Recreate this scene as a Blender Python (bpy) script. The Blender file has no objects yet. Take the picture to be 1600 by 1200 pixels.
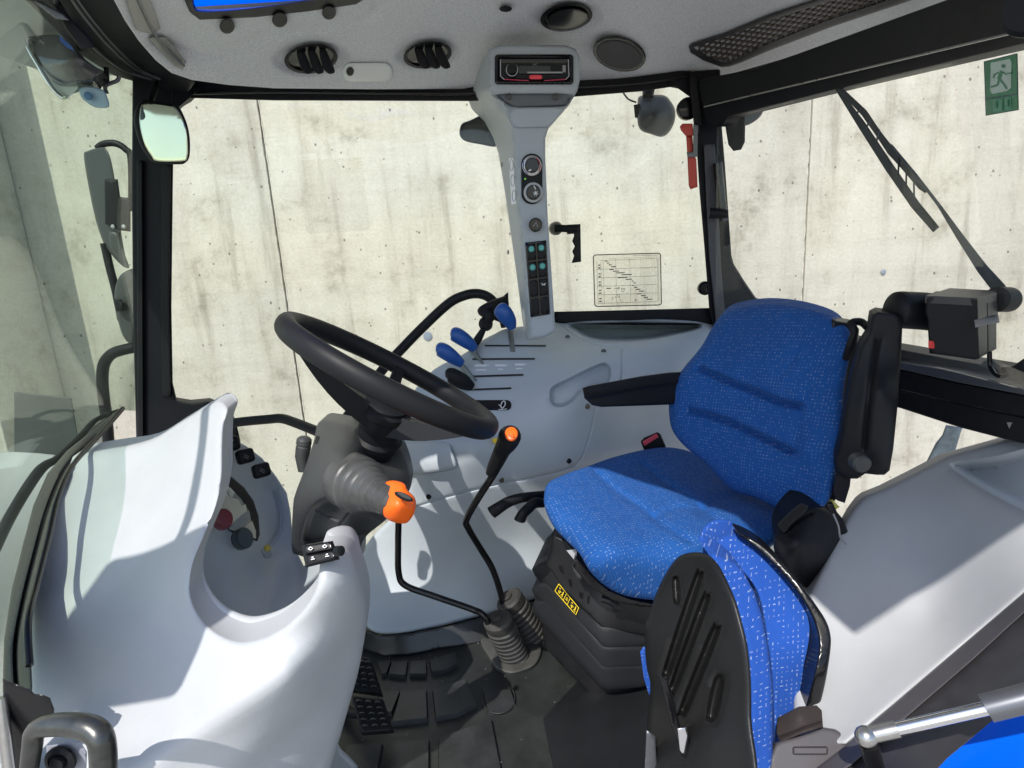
import bpy, bmesh, math, random
import numpy as np
from mathutils import Vector, Matrix
from mathutils.geometry import delaunay_2d_cdt
random.seed(7); rng = np.random.RandomState(5)
S = bpy.context.scene
COL = S.collection
# ---------------- camera, world, sun ----------------
F = 950.0; PIT = math.radians(13.3); ROL = math.radians(3.6)
CAM = Vector((0, 0, 1.05))
FW = Vector((0, math.cos(PIT), -math.sin(PIT)))
r0 = Vector((1, 0, 0)); u0 = Vector((0, math.sin(PIT), math.cos(PIT)))
RT = math.cos(ROL)*r0 - math.sin(ROL)*u0
UP = math.cos(ROL)*u0 + math.sin(ROL)*r0
cd = bpy.data.cameras.new('camera'); cam = bpy.data.objects.new('camera', cd); COL.objects.link(cam)
cd.sensor_width = 36; cd.lens = F/1600*36; cd.clip_end = 200; cd.clip_start = 0.01
Mx = Matrix.Identity(4)
for i in range(3):
    Mx[i][0] = RT[i]; Mx[i][1] = UP[i]; Mx[i][2] = -FW[i]; Mx[i][3] = CAM[i]
cam.matrix_world = Mx
S.camera = cam
W = bpy.data.worlds.new('World'); S.world = W; W.use_nodes = True
SUN_TRAVEL = Vector((0.25, 0.58, -0.76)).normalized()
elev = math.asin(-SUN_TRAVEL.z)
nt = W.node_tree; bg = nt.nodes['Background']
sky = nt.nodes.new('ShaderNodeTexSky'); sky.sky_type = 'NISHITA'; sky.sun_disc = False
sky.sun_elevation = elev; sky.sun_rotation = math.atan2(-SUN_TRAVEL.x, -SUN_TRAVEL.y)
nt.links.new(sky.outputs[0], bg.inputs[0]); bg.inputs[1].default_value = 0.15
sl = bpy.data.lights.new('sun', 'SUN'); sl.energy = 3.2; sl.angle = math.radians(0.5); sl.color = (1, 0.96, 0.9)
so = bpy.data.objects.new('sun', sl); COL.objects.link(so)
so.rotation_euler = SUN_TRAVEL.to_track_quat('-Z', 'Y').to_euler(); so.location = (0, -3, 6)
S.view_settings.view_transform = 'Standard'; S.view_settings.look = 'None'
S.view_settings.exposure = 0.62; S.view_settings.gamma = 1
S.view_settings.use_curve_mapping = False

# ---------------- projection helpers ----------------
def ray(u, v): return RT*((u-800)/F) - UP*((v-600)/F) + FW
def P(u, v, Y):
    d = ray(u, v); return CAM + d*(Y/d.y)
def RZ(u, v, Z):
    d = ray(u, v); return CAM + d*((Z-CAM.z)/d.z)
def RX(u, v, X):
    d = ray(u, v); return CAM + d*(X/d.x)
def YZ(u, v, Z): return RZ(u, v, Z).y
def YX(u, v, X): return RX(u, v, X).y
def V(p): return p if isinstance(p, Vector) else P(*p)

def catmull(pts, n=6, closed=False):
    pts = [tuple(map(float, p)) for p in pts]; N = len(pts); out = []
    rngN = N if closed else N-1
    for i in range(rngN):
        g = lambda k: np.array(pts[k % N] if closed else pts[max(0, min(N-1, k))])
        a, b, c, d = g(i-1), g(i), g(i+1), g(i+2)
        for k in range(n):
            t = k/n
            out.append(0.5*((2*b)+(c-a)*t+(2*a-5*b+4*c-d)*t*t+(3*b-a-3*c+d)*t**3))
    if not closed: out.append(np.array(pts[-1]))
    return [tuple(o) for o in out]

class TPS:
    def __init__(s, c, lam=1e-3):
        c = np.array(c, float); s.p = c[:, :2]/500.; z = c[:, 2]; n = len(c)
        K = s.k(s.p, s.p) + lam*np.eye(n); Q = np.hstack([np.ones((n, 1)), s.p])
        A = np.zeros((n+3, n+3)); A[:n, :n] = K; A[:n, n:] = Q; A[n:, :n] = Q.T
        s.w = np.linalg.solve(A, np.concatenate([z, np.zeros(3)])); s.n = n
    def k(s, a, b):
        r2 = ((a[:, None]-b[None])**2).sum(-1)+1e-12; return 0.5*r2*np.log(r2)
    def __call__(s, u, v):
        q = np.stack([np.atleast_1d(u), np.atleast_1d(v)], 1)/500.
        return s.k(q, s.p) @ s.w[:s.n] + s.w[s.n] + q @ s.w[s.n+1:]

def depthf(Y):
    if callable(Y): return Y
    if isinstance(Y, (int, float)): return lambda u, v: np.full(np.shape(np.atleast_1d(u)), float(Y))
    return TPS(Y)

def polydist(p, poly, closed=True):
    a = np.array(poly, float); b = np.roll(a, -1, 0) if closed else a[1:]
    if not closed: a = a[:-1]
    out = np.full(len(p), 1e9)
    d = b-a; L = (d**2).sum(1)+1e-12
    for i in range(len(a)):
        w = p-a[i]; t = np.clip((w@d[i])/L[i], 0, 1)
        out = np.minimum(out, np.hypot(*(w-t[:, None]*d[i]).T))
    return out
def inside(p, poly):
    a = np.array(poly, float); b = np.roll(a, -1, 0); r = np.zeros(len(p), bool)
    for (x0, y0), (x1, y1) in zip(a, b):
        c = ((y0 > p[:, 1]) != (y1 > p[:, 1]))
        with np.errstate(divide='ignore', invalid='ignore'):
            xx = (x1-x0)*(p[:, 1]-y0)/(y1-y0)+x0
        r ^= c & (p[:, 0] < xx)
    return r

# ---------------- object helpers ----------------
def thing(name, label, cat, loc=(0, 0, 0), group=None):
    o = bpy.data.objects.new(name, None); COL.objects.link(o); o.empty_display_size = 0.02
    o.location = V(loc) if not isinstance(loc, Vector) and len(loc) == 3 and loc[0] > 20 else Vector(loc)
    o['label'] = label; o['category'] = cat
    if group: o['group'] = group
    return o
def tag(o, label, cat, group=None):
    o['label'] = label; o['category'] = cat
    if group: o['group'] = group
    return o
def rootloc(p):
    while p is not None and p.parent is not None: p = p.parent
    return Vector(p.location) if p is not None else Vector((0, 0, 0))
def mk(name, verts, faces, mat, parent=None, sharp=38, uv=None, smooth=True):
    me = bpy.data.meshes.new(name)
    off = rootloc(parent)
    vs = [Vector(v) for v in verts]
    me.from_pydata([tuple(v-off) for v in vs], [], faces); me.validate(); me.update()
    if smooth:
        me.polygons.foreach_set('use_smooth', [True]*len(me.polygons))
        me.set_sharp_from_angle(angle=math.radians(sharp))
    if uv:
        a, b = Vector(uv[0]), Vector(uv[1]); ul = me.uv_layers.new(name='UVMap')
        for l in me.loops:
            p = me.vertices[l.vertex_index].co; ul.data[l.index].uv = (p.dot(a), p.dot(b))
    bm = bmesh.new(); bm.from_mesh(me); bmesh.ops.recalc_face_normals(bm, faces=bm.faces); bm.to_mesh(me); bm.free()
    if isinstance(mat, (list, tuple)):
        for m in mat: me.materials.append(m)
    else: me.materials.append(mat)
    o = bpy.data.objects.new(name, me); COL.objects.link(o)
    if parent is not None: o.parent = parent
    return o

def relief(name, outline, Y, mat, parent=None, thick=.02, back=None, rnd=0, step=10, dents=(), grooves=(), bumps=(),
           holes=(), sm=False, uv=None, sharp=38, rough=None, closed=True):
    """solid whose front follows the outline, at real depth Y(u,v), thickness along back"""
    ol = catmull(outline, 5, True) if sm else [tuple(map(float, p)) for p in outline]
    f = depthf(Y)
    # resample
    def resamp(pl, st):
        r = []
        for i in range(len(pl)):
            a = np.array(pl[i]); b = np.array(pl[(i+1) % len(pl)]); L = np.hypot(*(b-a)); n = max(1, int(round(L/st)))
            for k in range(n): r.append(tuple(a+(b-a)*k/n))
        return r
    bst = min(step, 8) if sm or rnd else step
    ol = resamp(ol, bst)
    hol = [resamp(catmull(h, 4, True), min(step, 6)) for h in holes]
    pts = list(ol); edges = [(i, (i+1) % len(ol)) for i in range(len(ol))]
    for h in hol:
        n0 = len(pts); pts += h; edges += [(n0+i, n0+(i+1) % len(h)) for i in range(len(h))]
    A = np.array(ol); mn = A.min(0); mxx = A.max(0)
    gx = np.arange(mn[0]+step*.5, mxx[0], step); gy = np.arange(mn[1]+step*.5, mxx[1], step)
    G = np.array([(x+(step*.5 if j % 2 else 0), y) for j, y in enumerate(gy) for x in gx]) if len(gx) and len(gy) else np.zeros((0, 2))
    if len(G):
        m = inside(G, ol); G = G[m]
        for h in hol: G = G[~inside(G, h)] if len(G) else G
    if len(G):
        dd = polydist(G, ol)
        for h in hol: dd = np.minimum(dd, polydist(G, h))
        G = G[dd > max(step*.45, rnd*1.1 if rnd else 0)]
    extra = []
    if rnd:
        for fr in (.08, .25, .5, .8, 1.15):
            s = fr*rnd
            nn = []
            N = len(ol)
            for i in range(N):
                a = np.array(ol[i-1]); b = np.array(ol[(i+1) % N]); t = b-a; t = t/(np.hypot(*t)+1e-9)
                for sg in (1, -1):
                    nn.append(np.array(ol[i])+sg*s*np.array((-t[1], t[0])))
            nn = np.array(nn); m = inside(nn, ol); nn = nn[m]
            if len(nn): nn = nn[polydist(nn, ol) > s*.93]
            for h in hol:
                if len(nn): nn = nn[~inside(nn, h)]; nn = nn[polydist(nn, h) > 1]
            extra += [tuple(p) for p in nn]
    feat = []
    def arc(pl, cl, st):
        r = []
        for i in range(len(pl) if cl else len(pl)-1):
            a = np.array(pl[i], float); b = np.array(pl[(i+1) % len(pl)], float); L = np.hypot(*(b-a)); n_ = max(1, int(round(L/st))); t = (b-a)/(L+1e-9)
            for k in range(n_): r.append((a+(b-a)*k/n_, np.array((-t[1], t[0]))))
        if not cl: r.append((np.array(pl[-1], float), r[-1][1]))
        return r
    near = np.zeros(len(G), bool)
    for poly, dep, soft in dents:
        pl = catmull(poly, 4, True)
        for fr in (0, .18, .4, .62, .84, 1.05):
            c_ = np.array([p+sg*nn*fr*soft for p, nn in arc(pl, True, min(step, max(3, soft))) for sg in ((1, -1) if fr else (1,))])
            if fr: c_ = c_[inside(c_, pl)]; c_ = c_[polydist(c_, pl) > fr*soft*.92] if len(c_) else c_
            feat += [tuple(p) for p in c_]
        if len(G): near |= (polydist(G, pl) < soft*1.15)
    for pl, w, dep in grooves:
        cl = catmull(pl, 5) if len(pl) > 2 else pl
        for fr in (0, .45, .9, 1.4, 2.1):
            feat += [tuple(p+sg*nn*fr*w) for p, nn in arc(cl, False, min(step, max(3, 1.5*w))) for sg in ((1, -1) if fr else (1,))]
        if len(G): near |= (polydist(G, cl, False) < 2.3*w)
    if len(feat):
        fa = np.array(feat); fa = fa[inside(fa, ol)]; fa = fa[polydist(fa, ol) > max(.8, rnd*.0)] if len(fa) else fa
        for h in hol:
            if len(fa): fa = fa[~inside(fa, h)]; fa = fa[polydist(fa, h) > 1]
        feat = [tuple(p) for p in fa]
        if len(G): G = G[~near]
    allp = pts+extra+feat+[tuple(p) for p in G]
    r = delaunay_2d_cdt([Vector(p) for p in allp], edges, [], 0, 1e-4)
    vs, tris = r[0], r[2]
    q = np.array([(p.x, p.y) for p in vs])
    T = [t for t in tris if len(t) == 3]
    cen = np.array([q[list(t)].mean(0) for t in T]); ok = inside(cen, ol)
    for h in hol: ok &= ~inside(cen, h)
    T = [T[i] for i in range(len(T)) if ok[i]]
    used = sorted({i for t in T for i in t}); mp = {o: i for i, o in enumerate(used)}
    q = q[used]; T = [tuple(mp[i] for i in t) for t in T]
    yy = np.array(f(q[:, 0], q[:, 1]), float).copy()
    dist = polydist(q, ol)
    if rnd:
        s = np.clip(dist/rnd, 0, 1); yy += rnd*yy/F*(1-np.sqrt(np.clip(1-(1-s)**2, 0, 1)))
    for poly, dep, soft in dents:
        pl = catmull(poly, 4, True); ins = inside(q, pl); dd = polydist(q, pl)
        s = np.where(ins, np.clip(dd/soft, 0, 1), 0); yy += dep*(s*s*(3-2*s))
    for pl, w, dep in grooves:
        dd = polydist(q, catmull(pl, 5) if len(pl) > 2 else pl, False); yy += dep*np.exp(-(dd/w)**2)
    for (cx, cy, rr, dep) in bumps:
        dd = np.hypot(q[:, 0]-cx, q[:, 1]-cy); yy -= dep*np.exp(-(dd/rr)**2)
    v3 = [P(q[i, 0], q[i, 1], yy[i]) for i in range(len(q))]
    n = len(v3)
    if back is None: c0 = A.mean(0); back = ray(c0[0], c0[1])
    bk = Vector(back).normalized()*thick
    v4 = v3+[p+bk for p in v3]
    fc = list(T)+[(c+n, b+n, a+n) for a, b, c in T]
    ec = {}
    for a, b, c in T:
        for e in ((a, b), (b, c), (c, a)):
            k = (min(e), max(e)); ec.setdefault(k, []).append(e)
    for k, l in ec.items():
        if len(l) == 1: a, b = l[0]; fc.append((b, a, a+n, b+n))
    return mk(name, v4, fc, mat, parent, sharp=sharp, uv=uv)

def tube(name, pts, r, mat, parent=None, n=12, seg=6, smooth=True, flat=1.0, caps=True):
    p = [V(a) for a in pts]
    rr = r if isinstance(r, (list, tuple)) else [r]*len(p)
    if smooth and len(p) > 2: c = catmull([(*a, b) for a, b in zip(p, rr)], seg)
    else: c = [(*a, b) for a, b in zip(p, rr)]
    pos = [Vector(a[:3]) for a in c]; rad = [max(a[3], 1e-4) for a in c]
    t0 = (pos[1]-pos[0]).normalized(); up = Vector((0, 0, 1)) if abs(t0.z) < .9 else Vector((1, 0, 0))
    nrm = (up-t0*up.dot(t0)).normalized(); vs = []; fs = []
    for i, a in enumerate(pos):
        t = (pos[min(i+1, len(pos)-1)]-pos[max(i-1, 0)]).normalized()
        nrm = (nrm-t*nrm.dot(t)).normalized(); bn = t.cross(nrm)
        for k in range(n):
            an = 2*math.pi*k/n; vs.append(a+nrm*math.cos(an)*rad[i]+bn*math.sin(an)*rad[i]*flat)
    for i in range(len(pos)-1):
        for k in range(n): fs.append((i*n+k, i*n+(k+1) % n, (i+1)*n+(k+1) % n, (i+1)*n+k))
    if caps: fs.append(tuple(range(n))[::-1]); fs.append(tuple((len(pos)-1)*n+k for k in range(n)))
    return mk(name, vs, fs, mat, parent, sharp=50)

def frame(ax, ref=None):
    ax = Vector(ax).normalized(); ref = Vector(ref) if ref is not None else (Vector((0, 0, 1)) if abs(ax.z) < .9 else Vector((1, 0, 0)))
    a = (ref-ax*ref.dot(ax)).normalized(); return ax, a, ax.cross(a)
def lathe(name, c, axis, prof, mat, parent=None, n=28, ref=None, ky=1.0, sharp=38):
    """prof: (radius, height along axis)"""
    c = V(c); ax, a, b = frame(axis, ref); vs = []; fs = []
    for r, h in prof:
        for k in range(n):
            an = 2*math.pi*k/n; vs.append(c+ax*h+a*math.cos(an)*max(r, 1e-5)+b*math.sin(an)*max(r, 1e-5)*ky)
    for i in range(len(prof)-1):
        for k in range(n): fs.append((i*n+k, i*n+(k+1) % n, (i+1)*n+(k+1) % n, (i+1)*n+k))
    fs.append(tuple(range(n))[::-1]); fs.append(tuple((len(prof)-1)*n+k for k in range(n)))
    return mk(name, vs, fs, mat, parent, sharp=sharp)
def box(name, c, sx, sy, sz, mat, parent=None, ax=None, bev=.003, seg=2):
    """ax: 3 axis vectors"""
    c = V(c); ax = ax or (Vector((1, 0, 0)), Vector((0, 1, 0)), Vector((0, 0, 1)))
    bm = bmesh.new(); bmesh.ops.create_cube(bm, size=1)
    for v in bm.verts: v.co = Vector((v.co.x*sx, v.co.y*sy, v.co.z*sz))
    if bev: bmesh.ops.bevel(bm, geom=list(bm.edges), offset=min(bev, sx*.45, sy*.45, sz*.45), segments=seg, profile=.5, affect='EDGES')
    vs = [c+ax[0]*v.co.x+ax[1]*v.co.y+ax[2]*v.co.z for v in bm.verts]
    bm.verts.index_update(); fs = [tuple(v.index for v in f.verts) for f in bm.faces]; bm.free()
    return mk(name, vs, fs, mat, parent)
def ribbons(name, lines, mat, parent=None, lift=.0015, Y=None, closed=False):
    """thin raised strips on a surface Y; lines: (pts_px, width_px)"""
    f = depthf(Y); vs = []; fs = []
    for pl, w in lines:
        pl = [np.array(p, float) for p in pl]
        if len(pl) == 1: continue
        if Y is not None and not isinstance(Y, (int, float)):
            p2 = [pl[0]]
            for a_, b_ in zip(pl[:-1], pl[1:]):
                m_ = max(1, int(np.hypot(*(b_-a_))/6)); p2 += [a_+(b_-a_)*(k+1)/m_ for k in range(m_)]
            pl = p2
        prev = None
        for i, p in enumerate(pl):
            a = pl[max(i-1, 0)]; b = pl[min(i+1, len(pl)-1)]; t = b-a; t = t/(np.hypot(*t)+1e-9); nn = np.array((-t[1], t[0]))*w/2
            for q in (p+nn, p-nn):
                y = float(f(q[0], q[1])[0]); vs.append(P(q[0], q[1], y-lift)); 
            for q in (p+nn, p-nn):
                y = float(f(q[0], q[1])[0]); vs.append(P(q[0], q[1], y-lift*.3))
            k = len(vs)-4
            if i:
                fs += [(k-4, k, k+1, k-3), (k-2, k-1, k+3, k+2), (k-4, k-2, k+2, k), (k-3, k+1, k+3, k-1)]
            if i == 0: fs.append((k, k+1, k+3, k+2))
            if i == len(pl)-1: fs.append((k, k+2, k+3, k+1))
    return mk(name, vs, fs, mat, parent, smooth=False)
def txt(name, s, c, xd, yd, size, mat, parent=None):
    cu = bpy.data.curves.new(name, 'FONT'); cu.body = s; cu.size = 1; cu.align_x = 'CENTER'; cu.align_y = 'CENTER'; cu.extrude = .02
    t = bpy.data.objects.new(name, cu); COL.objects.link(t); dg = bpy.context.evaluated_depsgraph_get(); dg.update()
    me = t.evaluated_get(dg).to_mesh(); vs = [v.co.copy() for v in me.vertices]; fs = [tuple(p.vertices) for p in me.polygons]
    bpy.data.objects.remove(t); bpy.data.curves.remove(cu)
    xd = Vector(xd).normalized(); yd = Vector(yd).normalized(); zd = xd.cross(yd); c = V(c)
    return mk(name, [c+(xd*v.x+yd*v.y+zd*v.z)*size for v in vs], fs, mat, parent, smooth=False)
def ell(cx, cy, a, b, n=20, rot=0):
    r = math.radians(rot)
    return [(cx+a*math.cos(t)*math.cos(r)-b*math.sin(t)*math.sin(r), cy+a*math.cos(t)*math.sin(r)+b*math.sin(t)*math.cos(r)) for t in [2*math.pi*k/n for k in range(n)]]
def rrect(x0, y0, x1, y1, r, n=4):
    o = []
    for cx, cy, a0 in ((x1-r, y0+r, -90), (x1-r, y1-r, 0), (x0+r, y1-r, 90), (x0+r, y0+r, 180)):
        for k in range(n+1):
            a = math.radians(a0+90*k/n); o.append((cx+r*math.cos(a), cy+r*math.sin(a)))
    return o
def quadmap(q):
    """unit square -> px quad (tl,tr,br,bl)"""
    tl, tr, br, bl = [np.array(p, float) for p in q]
    return lambda s, t: tuple((tl*(1-s)+tr*s)*(1-t)+(bl*(1-s)+br*s)*t)

# ---------------- materials ----------------
def mat(name, col, rough=.5, metal=0, bump=0, bscale=300, var=0, vscale=6, spec=None, coat=0):
    m = bpy.data.materials.new(name); m.use_nodes = True; n = m.node_tree; b = n.nodes['Principled BSDF']
    b.inputs['Base Color'].default_value = (*col, 1); b.inputs['Roughness'].default_value = rough; b.inputs['Metallic'].default_value = metal
    if spec is not None: b.inputs['Specular IOR Level'].default_value = spec
    if coat: b.inputs['Coat Weight'].default_value = coat; b.inputs['Coat Roughness'].default_value = .05
    tc = n.nodes.new('ShaderNodeTexCoord')
    if bump:
        t = n.nodes.new('ShaderNodeTexNoise'); t.inputs['Scale'].default_value = bscale; t.inputs['Detail'].default_value = 3
        bp = n.nodes.new('ShaderNodeBump'); bp.inputs['Strength'].default_value = bump; bp.inputs['Distance'].default_value = .001
        n.links.new(tc.outputs['Object'], t.inputs['Vector']); n.links.new(t.outputs['Fac'], bp.inputs['Height']); n.links.new(bp.outputs[0], b.inputs['Normal'])
    if var:
        t = n.nodes.new('ShaderNodeTexNoise'); t.inputs['Scale'].default_value = vscale; t.inputs['Detail'].default_value = 6; t.inputs['Roughness'].default_value = .65
        r = n.nodes.new('ShaderNodeMapRange'); r.inputs[1].default_value = .3; r.inputs[2].default_value = .7
        r.inputs[3].default_value = 1-var; r.inputs[4].default_value = 1+var
        mx = n.nodes.new('ShaderNodeVectorMath'); mx.operation = 'SCALE'; mx.inputs[0].default_value = col
        n.links.new(tc.outputs['Object'], t.inputs['Vector']); n.links.new(t.outputs['Fac'], r.inputs[0]); n.links.new(r.outputs[0], mx.inputs['Scale'])
        n.links.new(mx.outputs[0], b.inputs['Base Color'])
        r2 = n.nodes.new('ShaderNodeMapRange'); r2.inputs[3].default_value = rough*.8; r2.inputs[4].default_value = min(1, rough*1.25)
        n.links.new(t.outputs['Fac'], r2.inputs[0]); n.links.new(r2.outputs[0], b.inputs['Roughness'])
    return m
def glassmat(name, tint, refl=.05, dust=.02):
    m = bpy.data.materials.new(name); m.use_nodes = True; n = m.node_tree; n.nodes.remove(n.nodes['Principled BSDF'])
    o = n.nodes['Material Output']; tr = n.nodes.new('ShaderNodeBsdfTransparent'); tr.inputs[0].default_value = (*tint, 1)
    g = n.nodes.new('ShaderNodeBsdfGlossy'); g.inputs['Roughness'].default_value = .01
    lw = n.nodes.new('ShaderNodeLayerWeight'); lw.inputs[0].default_value = .5
    pw = n.nodes.new('ShaderNodeMath'); pw.operation = 'POWER'; n.links.new(lw.outputs['Facing'], pw.inputs[0]); pw.inputs[1].default_value = 4.5
    fr = n.nodes.new('ShaderNodeMath'); fr.operation = 'MULTIPLY_ADD'; n.links.new(pw.outputs[0], fr.inputs[0]); fr.inputs[1].default_value = .45; fr.inputs[2].default_value = refl*.45
    mx = n.nodes.new('ShaderNodeMixShader'); n.links.new(fr.outputs[0], mx.inputs[0]); n.links.new(tr.outputs[0], mx.inputs[1]); n.links.new(g.outputs[0], mx.inputs[2])
    tc = n.nodes.new('ShaderNodeTexCoord'); t = n.nodes.new('ShaderNodeTexNoise'); t.inputs['Scale'].default_value = 3.5; t.inputs['Detail'].default_value = 7; t.inputs['Roughness'].default_value = .7
    n.links.new(tc.outputs['Object'], t.inputs['Vector'])
    mr = n.nodes.new('ShaderNodeMapRange'); mr.inputs[1].default_value = .35; mr.inputs[2].default_value = .75; mr.inputs[3].default_value = dust*.3; mr.inputs[4].default_value = dust*1.6
    n.links.new(t.outputs['Fac'], mr.inputs[0])
    df = n.nodes.new('ShaderNodeBsdfDiffuse'); df.inputs[0].default_value = (.7, .7, .66, 1)
    m2 = n.nodes.new('ShaderNodeMixShader'); n.links.new(mr.outputs[0], m2.inputs[0]); n.links.new(mx.outputs[0], m2.inputs[1]); n.links.new(df.outputs[0], m2.inputs[2])
    n.links.new(m2.outputs[0], o.inputs[0]); return m
PL = mat('light_plastic', (.43, .44, .45), .5, bump=.22, bscale=380, var=.06, vscale=5)
PLC = mat('shaded_plastic', (.42, .46, .49), .5, bump=.22, bscale=380, var=.05, vscale=6)  # same plastic as the dash, tinted bluer for the parts in shade
COLG = mat('column_plastic', (.36, .395, .42), .5, bump=.1, bscale=420, var=.04)
LIN = mat('headliner_felt', (.60, .61, .62), .95, bump=1, bscale=420, var=.22, vscale=300)
BLK = mat('black_paint', (.006, .0065, .010), .5, spec=.2, bump=.05, bscale=250, var=.15, vscale=8)
BPL = mat('black_plastic', (.008, .0085, .010), .5, spec=.22, bump=.15, bscale=380, var=.18, vscale=12)
BGL = mat('gloss_black', (.006, .006, .007), .2, spec=.4)
RUB = mat('dark_rubber', (.035, .037, .036), .62, bump=.35, bscale=160, var=.25, vscale=14)
MATR = mat('floor_rubber', (.021, .023, .022), .42, bump=.4, bscale=120, var=.4, vscale=11)
BOOT = mat('dusty_rubber', (.036, .034, .030), .55, bump=.3, bscale=200, var=.5, vscale=30)
GHS = mat('charcoal_plastic', (.045, .047, .046), .47, bump=.3, bscale=420, var=.14, vscale=10)
ORG = mat('orange_plastic', (.95, .14, .01), .38, bump=.05)
RED = mat('red_plastic', (.55, .03, .03), .4)
HRED = mat('hammer_red', (.50, .06, .04), .45, var=.1)
BLUP = mat('blue_lever_plastic', (.01, .075, .30), .38, var=.12, vscale=40)
BLUC = mat('blue_body_paint', (.0, .11, .75), .22, coat=1)
STL = mat('brushed_steel', (.42, .41, .40), .28, metal=.9, bump=.1, bscale=500, var=.1, vscale=60)
CHR = mat('chrome', (.75, .75, .78), .12, metal=1)
LVM = mat('lever_metal', (.20, .21, .21), .4, metal=.5)
YEL = mat('yellow', (.85, .62, .03), .45)
WHT = mat('white_print', (.75, .76, .76), .5)
GRYW = mat('grey_print', (.25, .25, .25), .5)
TEAL = mat('teal_symbol', (.05, .33, .29), .5)
GRN = mat('sign_green', (.02, .19, .085), .4)
SGW = mat('sign_white', (.45, .55, .48), .5)
BRW = mat('grille_brown', (.07, .055, .045), .55)
BELT = mat('belt_webbing', (.028, .02, .018), .8, bump=1, bscale=700)
INK = mat('decal_ink', (.06, .055, .05), .6)
MIR = mat('mirror_glass', (.85, .93, .88), .03, metal=1)
LAMP = mat('lamp_lens', (.65, .67, .66), .25, bump=.5, bscale=500)
GRAYL = mat('label_grey', (.42, .44, .46), .5)
YLD = mat('yellow_foam', (.65, .6, .12), .7)
DRED = mat('dark_red_knob', (.16, .01, .015), .35)
DGRN = mat('dark_green_knob', (.02, .035, .04), .3)
SUEDE = mat('grey_metal', (.13, .135, .15), .35, metal=.6)
TRIM = mat('trim_rubber', (.075, .07, .075), .38, bump=.1, var=.12)
CARB = mat('seal_rubber', (.012, .012, .013), .33, bump=.2, bscale=300)
SHB = mat('seat_shell', (.010, .010, .010), .4, spec=.35, bump=.25, bscale=300, var=.2)
GLS = glassmat('clear_glass', (.97, .985, .95)); GLF = glassmat('green_glass', (.88, .945, .875), .10, .04); FILM = glassmat('decal_film', (.96, .96, .94), .06, .035); GLR = glassmat('rear_glass', (.98, .985, .965))

def hatchmat():
    m = bpy.data.materials.new('blue_hatch'); m.use_nodes = True; n = m.node_tree; b = n.nodes['Principled BSDF']
    o = n.nodes['Material Output']; t = n.nodes.new('ShaderNodeBsdfTranslucent'); t.inputs[0].default_value = (.0, .30, .95, 1)
    n.links.new(t.outputs[0], o.inputs[0]); return m
HAT = hatchmat()

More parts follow.
